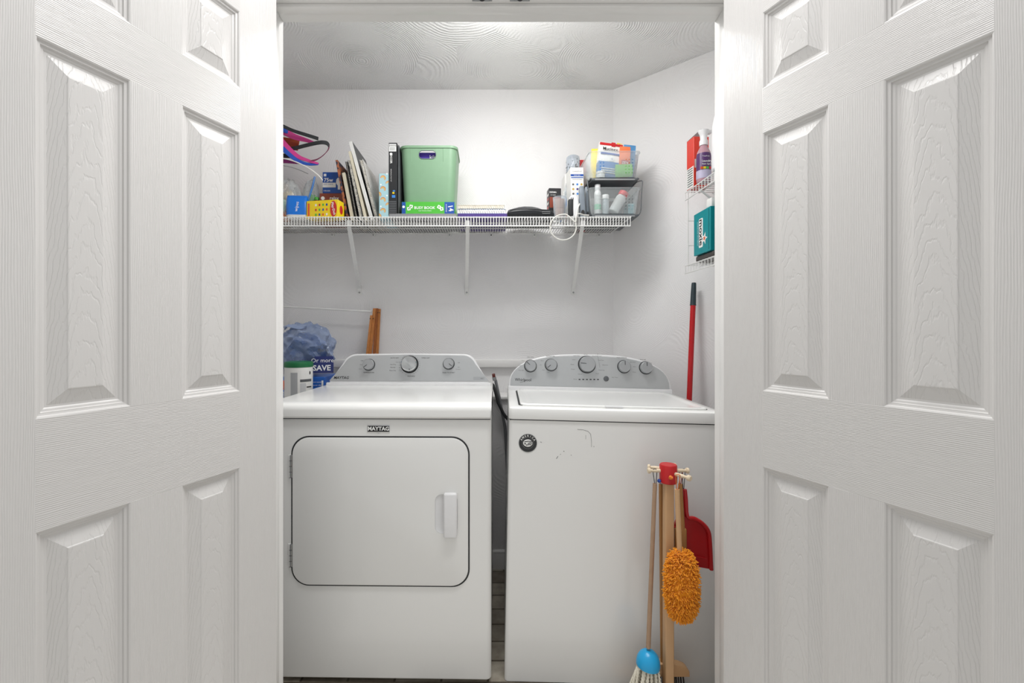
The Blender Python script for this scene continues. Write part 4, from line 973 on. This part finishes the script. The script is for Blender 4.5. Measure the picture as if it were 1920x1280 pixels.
bottle('pill_bottle', 'short clear grey pill jar in the middle of the lower basket', 'bottle', (X(1135, 2.1), 2.10, zc1), 0.016, 0.075, mat('pale_grey_jar', 'c4ccd0', 0.3), wb, caph=0.016, neck=0.85)
bottle('medicine_bottle', 'white bottle with a bright red lid tilted in the lower basket', 'bottle', (X(1150, 2.09), 2.095, zc1 + 0.012), 0.023, 0.088, wb, mat('red_cap', 'd3161d', 0.35), (0, R(30), 0), caph=0.016, neck=0.82, deco=lambda s, r_, h_: s.lathe([(r_ * 1.01, 0.02), (r_ * 1.01, 0.06)], whitec, 24, cap0=False, cap1=False))
carton('carton', 'dark brown carton at the back inside the lower basket', 'box', (X(1147, 2.17), 2.17, zc1), 0.05, 0.05, 0.085, mat('dark_brown_card', '4a3a32', 0.5))
carton('carton', 'pale teal carton at the right inside the lower basket', 'box', (X(1184, 2.12), 2.125, zc1), 0.03, 0.07, 0.06, mat('pale_teal_card', 'a9d4dc', 0.5))
# upper basket
carton('carton', 'bright yellow carton sticking up at the left of the upper basket', 'box', (X(1119, 2.13), 2.155, zc2 + 0.003), 0.055, 0.05, 0.160, yellow, (0, R(3), R(-12)))
s = MB()
rg = []
hm = 0.170
for (z, a, d_) in ((0, 1, 0.003), (0.01, 1, 0.012), (0.072, 1, 0.018), (0.15, 1, 0.012), (hm, 1, 0.003)): rg.append([(-0.055 * a, -d_, z), (0, -d_ * 1.2, z), (0.055 * a, -d_, z), (0.055 * a, d_, z), (0, d_ * 1.2, z), (-0.055 * a, d_, z)])
s.loft(rg[:3], mat('packet_sky', '3c87cf', 0.3), True, False); s.loft(rg[2:], whitec, False, True)
s.box(-0.054, 0.054, -0.0145, -0.008, 0.152, 0.163, red); s.box(0.0, 0.018, -0.017, -0.008, 0.148, 0.167, red)
M_ = front(-0.006, -0.0225, 0.131); s.text('Mucinex', 0.021, black, M_, bold=0.012)
s.box(-0.048, 0.05, -0.0225, -0.015, 0.106, 0.113, blue, M=T(0, 0, 0)); s.plate(circle(0.011, 24), 0, 0.0012, white, front(0.004, -0.0222, 0.084)); s.text('12', 0.011, blue, front(0.004, -0.0242, 0.084))
for k in range(3): s.box(-0.04, 0.03, -0.0222, -0.015, 0.018 + k * 0.010, 0.021 + k * 0.010, white)
tag(s.build('medicine_packet', None, (X(1141, 2.1), 2.112, zc2 + 0.006), (R(-4), R(6), R(4))), 'white and blue medicine packet with red clip edge in upper basket', 'packet')
s = MB(); s.box(-0.012, 0.012, 0, 0.003, 0, 0.187, yellow, 0.0005, 1); s.text('1.29', 0.012, black, front(0, -0.0006, 0.174) @ T(0, 0, 0, 0, 0, R(70)))
tag(s.build('price_tag', None, (X(1143, 2.16), 2.150, zc2 + 0.004), (0, R(14), 0)), 'small yellow tag strip sticking out above the medicine packet', 'tag')
for (px, D_, w_, h_, m_, ry, lab, nm) in ((1176, 2.13, 0.055, 0.168, mat('sky_pouch', '5a96c8', 0.35, bump=(60, 0.5, 0.003)), 6, 'sky blue pouch rising at the right of the upper basket', 'pouch'), (1170, 2.10, 0.048, 0.148, mat('coral_pouch', 'ef7f4d', 0.35, bump=(60, 0.5, 0.003)), 4, 'coral orange pouch in the upper basket', 'pouch'), (1172, 2.078, 0.075, 0.058, mat('lime_pouch', '86cf6d', 0.35, bump=(60, 0.5, 0.003)), -2, 'lime green pouch low in the upper basket front', 'pouch'), (1185, 2.17, 0.03, 0.140, greyc, 8, 'grey foil packet at the right rim of the upper basket', 'packet'), (1158, 2.165, 0.075, 0.166, mat('pale_aqua_pouch', 'a8cfe0', 0.35, bump=(60, 0.5, 0.003)), -6, 'pale aqua pouch behind the medicine packet', 'pouch')):
    s = MB(); rg = []
    for (z, d_) in ((0, 0.002), (0.15, 0.009), (0.5, 0.012), (0.85, 0.008), (1, 0.002)): rg.append([(-w_ / 2, -d_, z * h_), (0, -d_ * 1.3, z * h_), (w_ / 2, -d_, z * h_), (w_ / 2, d_, z * h_), (0, d_ * 1.3, z * h_), (-w_ / 2, d_, z * h_)])
    s.loft(rg, m_)
    if 'coral' in lab: s.box(-0.016, 0.016, -0.0165, -0.01, 0.055, 0.08, red); s.text('ZEN', 0.016, white, front(0, -0.0172, 0.068), bold=0.02); s.plate(circle(0.009, 16), 0, 0.002, pink, front(-0.014, -0.013, 0.026))
    tag(s.build(nm, None, (X(px, D_) - 0.004, D_ + 0.004, zc2 + 0.003), (0, R(ry), 0)), lab, nm)
bottle('pill_bottle', 'squat white jar at the bottom left of the upper basket', 'bottle', (X(1127, 2.08), 2.088, zc2 - 0.0005), 0.0185, 0.02, wb, plasw, caph=0.008, neck=0.95)

# ---------------------------------------------------------------- wire rack on the right wall
rk = thing('wall_rack', 'white two-tier wire rack on the right wall, half hidden by the frame', 'rack', (0, 0, 0))
ZU, ZL_ = 1.766, 1.4476; RX0, RX1, RY0, RY1 = 0.86, XR - 0.002, 1.42, 1.983
for zz_ in (ZU, ZL_):
    s = MB()
    n = 22
    for k in range(n + 1):
        y = RY1 - (RY1 - RY0) * k / n
        s.tube([(RX1, y, zz_ - 0.0015), (RX0 + 0.003, y, zz_ - 0.0015), (RX0, y, zz_ - 0.004), (RX0, y, zz_ - 0.037)], 0.0014, wire, 6)
    for (x, z) in ((RX0, zz_ - 0.0045), (RX0, zz_ - 0.037), (0.92, zz_ - 0.005), (0.98, zz_ - 0.005), (RX1 - 0.004, zz_ - 0.005)): s.tube([(x, RY0, z), (x, RY1, z)], 0.0024, wire, 8)
    s.build('wire_tier', rk)
s = MB(); xp = X(1290.5, RY1)
s.tube([(RX0 + 0.012, RY1, ZU - 0.004), (RX0 + 0.012, RY1, ZL_ - 0.004)], 0.0022, wire, 8)
for py in (414, 460): s.tube([(RX0 + 0.012, RY1, Z(py, RY1)), (RX1, RY1, Z(py, RY1))], 0.0018, wire, 8)
s.tube([(RX1 - 0.003, RY1, ZU + 0.02), (RX1 - 0.003, RY1, ZL_ - 0.06)], 0.0025, wire, 8)
s.build('side_ladder', rk)
s = MB(); s.ribbon([(RX0 + 0.03, 1.92, ZU - 0.006), (RX1 - 0.003, 1.92, ZU - 0.12)], (0, 1, 0), 0.012, 0.004, wire); s.build('brace', rk)
# red box with open flap
def deco_rd(s, w_, d_, h_):
    rect(s, -w_ / 2 + 0.004, w_ / 2 - 0.004, h_ * 0.38, h_ * 0.55, mat('print_pale', 'd8d3d0', 0.5)); rect(s, -0.02, 0.03, h_ * 0.06, h_ * 0.16, white)
    for k in range(10): rect(s, -0.018 + k * 0.0046, -0.0155 + k * 0.0046, h_ * 0.07, h_ * 0.15, black, 0.0009)
    for k in range(4): rect(s, -0.022, 0.02, h_ * (0.2 + k * 0.04), h_ * (0.215 + k * 0.04), white)
    s.box(-w_ / 2 - 0.0006, -w_ / 2, 0.001, d_ - 0.001, 0.002, h_ * 0.42, whitec)
    for k in range(8): s.box(-w_ / 2 - 0.001, -w_ / 2, 0.008, d_ - 0.008, 0.01 + k * 0.010, 0.014 + k * 0.010, greyink)
    s.raw([(-w_ / 2, d_, h_), (w_ / 2, d_, h_), (w_ / 2, d_ - 0.015, h_ + 0.045), (w_ / 2 - 0.012, d_ - 0.018, h_ + 0.05), (-w_ / 2 + 0.01, d_ - 0.01, h_ + 0.01)], [(0, 1, 2, 3, 4)], greyc)
    s.raw([(-w_ / 2, d_ + 0.001, h_), (w_ / 2, d_ + 0.001, h_), (w_ / 2, d_ - 0.014, h_ + 0.045), (w_ / 2 - 0.012, d_ - 0.017, h_ + 0.05), (-w_ / 2 + 0.01, d_ - 0.009, h_ + 0.01)], [(0, 1, 2, 3, 4)], greyc)
rk_red = carton('detergent_box', 'red-orange carton with an open grey flap on the upper rack tier', 'box', (0.898, 1.915, ZU + EPS), 0.066, 0.058, 0.212, mat('vermilion_card', 'df3a28', 0.35), (0, 0, R(4)), deco_rd)
# spray bottle
t = thing('spray_bottle', 'purple labelled stain spray bottle with white trigger top on rack', 'bottle', (X(1321.5, 1.85), 1.86, ZU + EPS))
s = MB(); s.lathe([(0.026, 0), (0.0275, 0.004), (0.0275, 0.10), (0.025, 0.122), (0.014, 0.145), (0.013, 0.152)], mat('pink_grey_liquid', 'b8909a', 0.15), 28); s.build('bottle', t)
s = MB(); s.lathe([(0.0279, 0.012), (0.0279, 0.105), (0.0265, 0.115)], mat('label_purple', '4f2a63', 0.4), 28, cap0=False, cap1=False)
s.lathe([(0.0282, 0.012), (0.0282, 0.045)], mat('label_pale', 'b9b3cc', 0.5), 28, cap0=False, cap1=False)
for k in range(4): s.box(-0.024 + k * 0.011, -0.015 + k * 0.011, -0.0295 + 0.0006 * abs(k - 1.5) * 4, -0.024, 0.047, 0.056, (orange, yellow, green, red)[k])
M_ = axes((0.0, -0.0292, 0.0), (1, 0, 0), (0, 0, 1))
s.text('Laundry', 0.0125, white, front(-0.001, -0.0292, 0.078), bold=0.01); s.text('Stain Spray', 0.0095, white, front(0, -0.0292, 0.066), bold=0.005); s.text('FreeFree', 0.008, white, front(-0.004, -0.0288, 0.098))
s.build('label_wrap', t)
s = MB(); s.lathe([(0.0165, 0.150), (0.0165, 0.168), (0.013, 0.176), (0.015, 0.195), (0.021, 0.207), (0.0215, 0.211), (0.018, 0.213)], plasw, 24); s.box(-0.012, 0.03, -0.010, 0.010, 0.198, 0.213, plasw, 0.003, 2); s.build('trigger_top', t)
s = MB(); s.lathe([(0.033, 0), (0.036, 0.004), (0.037, 0.12), (0.035, 0.17), (0.028, 0.205), (0.014, 0.225), (0.001, 0.230)], plasw, 32)
tag(s.build('detergent_jug', None, (0.884, 1.715, ZU + EPS)), 'plain white rounded bottle at the frame edge on the rack', 'bottle')
# lower tier
s = MB(); s.box(-0.05, 0.05, 0, 0.15, 0, 0.026, mat('dark_bundle', '4a4644', 0.7, bump=(80, 0.8, 0.004)), 0.008, 3)
tag(s.build('folded_cloth', None, (0.925, 1.77, ZL_ + EPS)), 'dark folded cloth under the teal box on the lower rack tier', 'cloth')
s = MB(); TX0, TX1, TY0, TY1, TZ0, TZ1 = 0.868, 0.935, 1.775, 1.918, ZL_ + 0.0275, 1.648
s.box(TX0, TX1, TY0, TY1, TZ0, TZ1, teal, 0.001, 1)
Mx = axes((TX0 - 0.0008, (TY0 + TY1) / 2 - 0.005, (TZ0 + TZ1) / 2), (0, 0, -1), (0, -1, 0))      # reads downwards on the side facing the machines
s.plate(rrect(0.118, 0.034, 0.006, 4), -0.0006, -0.0001, white, Mx @ T(0.002, -0.013, 0)); s.text('moxie', 0.043, black, Mx @ T(0, -0.012, 0.0002), bold=0.02)
s.text('sparkling water zero calories', 0.0085, white, Mx @ T(0, -0.040, 0.0001))
star(s, 0.026, white, Mx @ T(0.03, 0.018, 0.0001)); star(s, 0.012, orange, Mx @ T(0.03, 0.018, 0.0004)); s.box(TX0 - 0.0007, TX0, TY0 + 0.012, TY0 + 0.0135, TZ0 + 0.006, TZ1 - 0.006, blackc)
tag(s.build('drink_carton'), 'teal carton with a vertical white logo on the lower rack tier', 'box')
carton('carton', 'second teal carton nearer the frame on the lower rack tier', 'box', (0.925, 1.60, ZL_ + EPS), 0.09, 0.155, 0.235, teal)
s = MB(); s.box(-0.022, 0.022, 0, 0.035, 0, 0.040, whitec, 0.003, 2)
tag(s.build('paper_roll', None, (0.905, 1.80, TZ1 + 0.0008), (0, R(0), R(8))), 'small white carton lying on top of the teal carton', 'box')

# ---------------------------------------------------------------- red pole by the slanted wall
a = Vector((0.839, 1.975, 0.002)); b = Vector((0.936, 2.068, Z(530, 2.068)))
t = thing('broom_pole', 'red pole with a black grip leaning behind the washer', 'pole', a)
d = b - a
MB().tube([Vector((0, 0, 0)), d * 0.93], 0.0115, mat('red_lacquer', 'c1121a', 0.22), 16).build('pole', t)
s = MB(); s.tube([d * 0.925, d * 0.93, d * 0.97, d * 0.995, d], 0.0135, mat('grip_rubber', '27373d', 0.5), 16, r1=0.009); s.build('grip', t)

# ---------------------------------------------------------------- drying rack, bags on the left
wd_m = mat('varnished_wood', 'b9783f', 0.4, bump=(60, 0.3, 0.001, (12, 12, 1)), var=(60, 0.25))
wd_d = mat('darker_wood', '96582a', 0.4, bump=(60, 0.3, 0.001, (12, 12, 1)), var=(60, 0.25))
t = thing('drying_rack', 'folded wooden drying rack with white rods leaning on the back wall', 'drying rack', (X(700, 2.31), 2.30, 0.843))
o_ = Vector((X(700, 2.31), 2.30, 0.843))
for (bx, tx, ty, dy, wd) in ((688.5, 696.5, 591, -0.02, 0.010), (694, 702.5, 578, -0.005, 0.014), (701.5, 706.8, 578, 0.008, 0.013), (707.5, 711.5, 579, 0.020, 0.0125)):
    tp = at(tx, ty, 2.32 + dy) - o_; bp_ = at(bx, 664, 2.31 + dy) - o_
    k = (0.001 - tp.z) / (bp_.z - tp.z); p0 = tp + (bp_ - tp) * k
    MB().ribbon([p0, tp], (1, 0, 0), wd, 0.012, wd_d if wd == 0.013 and bx < 705 else wd_m).build('slat', t)
for (y0, y1, dd, xe) in ((574.5, 584, 0.015, 697),):
    MB().tube([at(500, y0 - 1.5, 2.325) - o_, at(xe, y1, 2.325) - o_], 0.0048, wire, 10).build('rod', t)
MB().tube([at(500, 704, 2.325) - o_, at(688, 706, 2.325) - o_], 0.0045, wire, 10).build('rod', t)
s = MB()
for (px, py, D_) in ((700, 597, 2.304), (711.5, 586, 2.326), (694, 597, 2.288), (708.5, 586, 2.316)): s.ball(at(px, py, D_ - 0.004) - o_, 0.0028, dark, 2)
s.build('rivet', t)

sc_ = thing('storage_cabinet', 'low white cabinet left of the dryer under the blue cartons', 'cabinet', (-0.915, 1.80, 0))
MB().box(-0.165, 0.165, 0.015, 0.415, 0, 0.80, plasw, 0.003, 2).build('body', sc_)
dd_ = MB().box(-0.162, 0.162, 0, 0.014, 0.05, 0.79, plasw, 0.003, 2).build('door', sc_)
MB().ball((0.13, -0.012, 0.45), 0.012, steel, 2).build('knob', dd_)
def deco_bl(s, w_, d_, h_):
    s.text('BE', 0.022, white, fr_(s, -0.075, h_ - 0.03), bold=0.02); s.text('wet towels', 0.009, white, fr_(s, 0.068, h_ - 0.022)); s.text('power clean', 0.009, white, fr_(s, 0.068, h_ - 0.036)); rect(s, 0.086, 0.094, h_ - 0.045, h_ - 0.015, white)
    for k in range(12): rect(s, -0.09, -0.075, 0.02 + k * 0.006, 0.023 + k * 0.006, white)
carton('wipes_box', 'large blue printed carton under the blue plastic bag', 'box', (X(568, 2.03), 2.022, 0.8012), 0.198, 0.19, 0.155, mat('carton_blue', '1f62bd', 0.35), (0, 0, 0), deco_bl)
# canister
t = thing('wipes_canister', 'white wipes canister with a green lid behind the dryer edge', 'canister', (X(560, 1.955), 1.955, 0.8012))
s = MB(); s.lathe([(0.055, 0), (0.0575, 0.003), (0.0575, 0.205), (0.055, 0.208)], whitec, 40)
for (a0, a1, z0_, z1_, m_) in ((-100, -72, 0.02, 0.185, mat('print_silver', 'b3b5b7', 0.35, metal=0.3)), (-62, -8, 0.145, 0.156, greyink), (-35, -8, 0.12, 0.125, black), (-62, -38, 0.07, 0.14, mat('print_light_grey', 'cfd0d1', 0.6))):
    V = []; Fc = []
    for k in range(9):
        a = R(a0 + (a1 - a0) * k / 8)
        V += [(0.0579 * math.cos(a), 0.0579 * math.sin(a), z0_), (0.0579 * math.cos(a), 0.0579 * math.sin(a), z1_)]
        if k: Fc.append((2 * k - 2, 2 * k, 2 * k + 1, 2 * k - 1))
    s.raw(V, Fc, m_)
s.ball((0.0575 * math.cos(R(-152)), 0.0575 * math.sin(R(-152)), 0.135), 0.016, orange, 2, (0.5, 0.3, 1)); s.ball((0.057 * math.cos(R(-160)), 0.057 * math.sin(R(-160)), 0.12), 0.012, red, 2, (0.5, 0.3, 1))
s.ball((0.0575 * math.cos(R(-18)), 0.0575 * math.sin(R(-18)), 0.182), 0.007, black, 2, (0.5, 0.4, 1.2)); s.text('C', 0.018, black, axes((0.0586 * math.cos(R(-150)), 0.0586 * math.sin(R(-150)), 0.185), (0.5, -0.866, 0), (0, 0, 1)))
s.build('canister_body', t)
MB().lathe([(0.0585, 0.206), (0.0595, 0.210), (0.0595, 0.222), (0.057, 0.228), (0.04, 0.230), (0.001, 0.230)], mat('green_lid', '0f6b3c', 0.35), 40).build('lid', t)
# blue plastic bag
s = MB()
f1 = crumple(0.20, 1.4, 21.3); f2 = crumple(0.09, 3.1, 4.1)
s.ball((0, 0, 0.115), 0.125, bluefilm, 5, (1.06, 0.75, 0.92), fn=lambda p: f1(p) * f2(p))
bg = s.build('plastic_bag', None, (X(573, 2.13), 2.13, 0.9605))
zmin = min(v.co.z for v in bg.data.vertices)
for v in bg.data.vertices:
    if v.co.z < 0.01: v.co.z = 0.002 + 0.2 * (max(v.co.z, 0)); 
tag(bg, 'crumpled translucent blue shopping bag on top of the blue carton', 'bag')
MB().ball((0, 0.0, 0.105), 0.1, mat('blue_pads', '2f62a8', 0.7, bump=(30, 0.9, 0.02), var=(14, 0.35)), 4, (0.9, 0.6, 0.8), fn=crumple(0.3, 2.3, 5)).build('bag_content', bg)
s = MB(); 
Ml = axes((0.108, -0.088, 0.052), (0.95, 0.3, 0), (0.0, 0, 1))
s.plate([(-0.045, -0.04), (0.05, -0.04), (0.05, 0.035), (-0.03, 0.035)], 0, 0.0006, mat('navy_ink', '1c2a6b', 0.4), Ml); s.text('Or more', 0.026, white, Ml @ T(0.003, 0.016, 0.001)); s.text('SAVE', 0.034, white, Ml @ T(0.0, -0.018, 0.001), bold=0.025)
s.text('North', 0.018, greyink, Ml @ T(0.006, 0.062, 0.0), bold=0.01); s.tube([(-0.02, 0.082, 0), (-0.008, 0.078, 0), (0.003, 0.088, 0), (0.014, 0.078, 0), (0.028, 0.084, 0)], 0.0008, greyink, 4, Ml)
s.build('print', bg)
s = MB()
for sgn in (-1, 1):
    s.ribbon(curve([Vector((-0.09 + sgn * 0.02, -0.05, 0.21)), Vector((-0.05, -0.07 - sgn * 0.01, 0.225)), Vector((0.0, -0.05, 0.215)), Vector((0.03 + sgn * 0.01, -0.03, 0.228))]), (0, 1, 0.4), 0.03, 0.001, bluefilm)
s.build('bag_handle', bg)

# ---------------------------------------------------------------- toy cleaning set
SD = 1.385
pine = mat('pine_wood', 'c69e74', 0.5, bump=(40, 0.3, 0.0008, (14, 14, 1)), var=(18, 0.12)); pine2 = mat('weathered_wood', 'a88a70', 0.6, bump=(60, 0.5, 0.0008, (14, 14, 1)), var=(30, 0.2)); pine3 = mat('brown_wood', 'a4743f', 0.5, bump=(40, 0.3, 0.0008, (14, 14, 1)), var=(18, 0.15))
beech = mat('pale_beech', 'd9c8ad', 0.5); redp = mat('red_paint', 'b8141a', 0.35)
sx_ = X(1253, SD); zt = Z(870, SD); zb_ = Z(904, SD)
t = thing('toy_broom_stand', 'wooden toy stand with a red hub and pegs before the washer', 'toy stand', (sx_, SD, 0))
s = MB(); rg = [[(p[0], p[1], z) for p in rrect(0.27, 0.15, 0.03, 5)] for z in (0, 0.013)]; s.loft(rg, pine); s.build('base', t)
MB().box(-0.0135, 0.0135, -0.0135, 0.0135, 0.013, zb_ + 0.004, pine, 0.004, 3).build('post', t)
MB().lathe([(0.024, zb_), (0.0255, zb_ + 0.002), (0.0255, zt - 0.003), (0.0235, zt)], redp, 32).build('hub', t)
zp = Z(882, SD)
def peg(a, L, z=zp):
    dx, dy = math.cos(R(a)), math.sin(R(a))
    prof = [(0.0055, 0.0), (0.0055, L * 0.55), (0.0045, L * 0.62), (0.0045, L * 0.78), (0.0085, L * 0.82), (0.0088, L * 0.95), (0.006, L)]
    M_ = axes((0.02 * dx, 0.02 * dy, z), (-dy, dx, 0), (0, 0, 1)); 
    # z axis of M_ points outwards
    MB(M_).lathe(prof, beech, 16).build('peg', t)
peg(180, 0.043); peg(0, 0.043); peg(-58, 0.056, zp - 0.004); peg(155, 0.04, zp + 0.004); peg(50, 0.04, zp + 0.002)
def loop(parent, o_, p_top, p_bot, m, off=0.004):
    s = MB(); a, b = Vector(p_top), Vector(p_bot)
    pts = [b + Vector((-0.001, 0, 0)), a + Vector((-off, 0, -0.006)), a + Vector((-off * 0.6, 0, 0.001)), a + Vector((off * 0.6, 0, 0.001)), a + Vector((off, 0, -0.006)), b + Vector((0.001, 0, 0))]
    s.tube([p - o_ for p in curve(pts, 4)], 0.0011, m, 6); s.build('hanging_loop', parent)
bluec = mat('blue_cord', '2a4a9a', 0.7); blc = mat('dark_cord', '30323a', 0.7)
# mop
mt, mb_ = at(1228, 906, SD - 0.004), at(1215.5, 1214, SD - 0.012)
o_ = Vector((mb_.x, mb_.y, 0.002))
t2 = thing('toy_mop', 'toy string mop with a bright blue head hanging on the stand', 'toy mop', o_)
MB().tube([mt - o_, mb_ - o_], 0.0062, pine2, 14, r1=0.0068).build('handle', t2)
MB().lathe([(0.034, -0.003), (0.035, 0.004), (0.033, 0.018), (0.027, 0.031), (0.017, 0.040), (0.0075, 0.044)], mat('blue_head', '1d9fd6', 0.3), 32, T(mb_.x - o_.x - 0.001, 0, Z(1247, SD - 0.012), 0, R(6), 0)).build('mop_head', t2)
hz0 = Z(1246, SD - 0.012); yarn = mat('white_yarn', 'e2dccb', 0.95, bump=(400, 1.0, 0.002), sheen=0.3)
for k in range(30):
    a = 2 * PI * k / 30 + random.uniform(-0.1, 0.1); rr = 0.027 if k % 3 else 0.016
    ex = random.uniform(1.7, 2.3); pts = []
    for q in range(9):
        f = q / 8; rad = rr * (1 + (ex - 1) * f ** 0.8)
        pts.append(Vector((rad * math.cos(a) - 0.012 * f + 0.002 * math.sin(6 * f + k), rad * math.sin(a) * 0.8, hz0 - f * (hz0 - 0.016))))
    s = MB()
    # two twisted plies
    for ph in (0, PI):
        tw = []
        for q in range(33):
            f = q / 32 * 8; i = min(int(f), 7); p = pts[i].lerp(pts[i + 1], f - i); w_ = q * 1.3 + ph
            tw.append(p + Vector((0.0019 * math.cos(w_), 0.0019 * math.sin(w_), 0)))
        s.tube(tw, 0.0026, yarn, 6)
    s.build('strand', t2)
loop(t2, o_, at(1228, 880, SD - 0.002), at(1229, 912, SD - 0.004), blc, 0.006)
# broom (toy), behind the post
bt, bb = at(1239, 907, SD + 0.024), at(1242, 1238, SD + 0.030)
o_ = Vector((bb.x, bb.y, 0.002)); t3 = thing('toy_broom', 'toy broom with an arched wooden head behind the stand post', 'toy broom', o_)
MB().tube([bt - o_, bb - o_ + Vector((0, 0, -0.01))], 0.0062, pine3, 14).build('handle', t3)
zt_ = bb.z; s = MB(); pts = [(-0.072, zt_ - 0.045)] + [(0.075 * math.cos(a), zt_ - 0.04 + 0.036 * math.sin(a) ** 0.7) for a in [PI * (1 - k / 16) for k in range(1, 16)]] + [(0.075, zt_ - 0.045)]
s.plate(pts, -0.012, 0.012, pine, front(0.006, 0, 0), bev=0.003); s.build('broom_head', t3)
s = MB()
for k in range(70):
    x = -0.062 + 0.124 * random.random() + 0.006; y = random.uniform(-0.008, 0.008)
    s.tube([(x, y, zt_ - 0.045), (x * 1.12, y * 1.5, 0.0145)], 0.0011, mat('dark_bristle', '3a3430', 0.8), 4)
s.build('bristles', t3)
loop(t3, o_, at(1240, 880, SD + 0.018), at(1239, 916, SD + 0.024), bluec, 0.005)
MB().ball(at(1236, 901, SD - 0.004) - o_, 0.0055, bluec, 2, fn=crumple(0.3, 2, 1)).build('cord_knot', t3)
# dustpan
pt = at(1281, 918, SD + 0.02); o_ = Vector((pt.x, pt.y, Z(1066, SD + 0.02)))
t4 = thing('toy_dustpan', 'red toy dustpan hanging at the right of the stand', 'toy dustpan', o_)
s = MB(); out = [(1279, 918), (1282.5, 916), (1284.5, 935), (1287, 966), (1300, 970), (1315, 979), (1325, 991), (1329, 1008), (1332, 1066), (1308, 1062), (1272, 1048), (1266, 1010), (1263, 985), (1270, 968), (1280, 964)]
pp = [(X(a, SD + 0.02) - o_.x, Z(b, SD + 0.02) - o_.z) for a, b in out]
redd = mat('red_plastic', 'b01016', 0.3)
def inner(k): 
    cx_, cy_ = X(1298, SD + 0.02) - o_.x, Z(1015, SD + 0.02) - o_.z
    return [(cx_ + (p[0] - cx_) * k, cy_ + (p[1] - cy_) * k) for p in pp]
s.raw(*(lambda n_: ([(p[0], 0.004, p[1]) for p in pp] + [(p[0], -0.002, p[1]) for p in pp], [tuple(range(n_)), tuple(range(2 * n_ - 1, n_ - 1, -1))] + [(k, (k + 1) % n_, (k + 1) % n_ + n_, k + n_) for k in range(n_)]))(len(pp)), redd)
s.build('pan', t4)
s = MB(); rim = [pp[k] for k in range(1, 9)]
s.tube(curve([Vector((p[0], -0.006, p[1])) for p in rim], 3), 0.006, redd, 10)
s.tube(curve([Vector((p[0], -0.006, p[1])) for p in [pp[12], pp[11], pp[10]]], 3), 0.005, redd, 8); s.build('rim', t4)
p1, p2 = at(1306, 1043, SD + 0.012) - o_, at(1325, 1047, SD + 0.012) - o_
MB().tube([p1, p2], 0.0015, redd, 6).build('ridge', t4)
loop(t4, o_, at(1281.5, 880, SD + 0.004), at(1281.5, 917, SD + 0.02), blc, 0.005)
# hand brush
pt = at(1275, 905, SD + 0.0); o_ = Vector((pt.x, SD + 0.002, Z(1060, SD)))
t5 = thing('toy_hand_brush', 'toy hand brush with a brown wooden handle behind the orange duster', 'toy brush', o_)
MB().tube([at(1275.5, 907, SD + 0.002) - o_, at(1279, 1000, SD + 0.003) - o_], 0.006, pine3, 12, r1=0.009).build('handle', t5)
MB().box(-0.016, 0.020, -0.007, 0.007, 0.0, Z(990, SD) - o_.z, pine3, 0.005, 3).build('brush_block', t5)
s = MB()
for k in range(60): s.tube([(random.uniform(-0.013, 0.017), 0.007, random.uniform(0.01, 0.1)), (random.uniform(-0.015, 0.019), 0.026, random.uniform(0.005, 0.105))], 0.001, MATS['dark_bristle'], 4)
# bristles are short and face the machine
s.build('bristles', t5)
loop(t5, o_, at(1277, 881, SD + 0.002), at(1275.5, 910, SD + 0.002), mat('red_cord', '9a3a30', 0.7), 0.005)
# duster
DD = SD - 0.060
dt_, db_ = at(1269.5, 917, DD + 0.01), at(1274.5, 1040, DD)
o_ = Vector((X(1277, DD), DD - 0.004, Z(1165, DD))); t6 = thing('toy_duster', 'fluffy orange yarn duster hanging from the front peg', 'toy duster', o_)
s = MB(); d = db_ - dt_; s.tube([dt_ - o_, dt_ + d * 0.03 - o_, dt_ + d * 0.5 - o_, db_ - o_, db_ + d * 0.8 - o_], 0.0072, pine, 14); s.build('handle', t6)
loop(t6, o_, at(1271, 890, DD - 0.0), at(1270, 922, DD + 0.009), mat('orange_cord', 'd8742c', 0.7), 0.006)
MB().ball(at(1258, 895, SD - 0.030) - o_, 0.006, MATS['orange_cord'], 2, fn=crumple(0.4, 2, 1)).build('cord_knot', t6)
oy = mat('orange_yarn', 'f39a14', 0.9, bump=(500, 0.5, 0.001), sheen=0.2, var=(60, 0.22))
s = MB(); cz = Z(1095, DD) - o_.z; RX, RZ = 0.047, 0.104
s.ball((0, 0, cz), 1, oy, 3, (RX * 0.88, RX * 0.66, RZ * 0.93))
for k in range(2500):
    u_ = random.uniform(-1, 1); a = random.uniform(0, 2 * PI); q = math.sqrt(1 - u_ * u_)
    e = (abs(u_) ** 0.9) * (1 if u_ > 0 else -1)
    nrm = Vector((q * math.cos(a) / 1, q * math.sin(a), u_ * 0.6)).normalized()
    p = Vector((RX * 0.86 * (q ** 0.7) * math.cos(a), RX * 0.64 * (q ** 0.7) * math.sin(a), cz + RZ * 0.92 * e))
    dr_ = (nrm + Vector((random.uniform(-.7, .7), random.uniform(-.7, .7), random.uniform(-.9, .5)))).normalized()
    L = random.uniform(0.008, 0.0155); bend = Vector((random.uniform(-.5, .5), random.uniform(-.5, .5), random.uniform(-.9, .1)))
    s.tube([p, p + dr_ * L * 0.5, p + (dr_ + bend * 0.35) * L], 0.0016, oy, 5, r1=0.0012)
s.build('duster_head', t6)
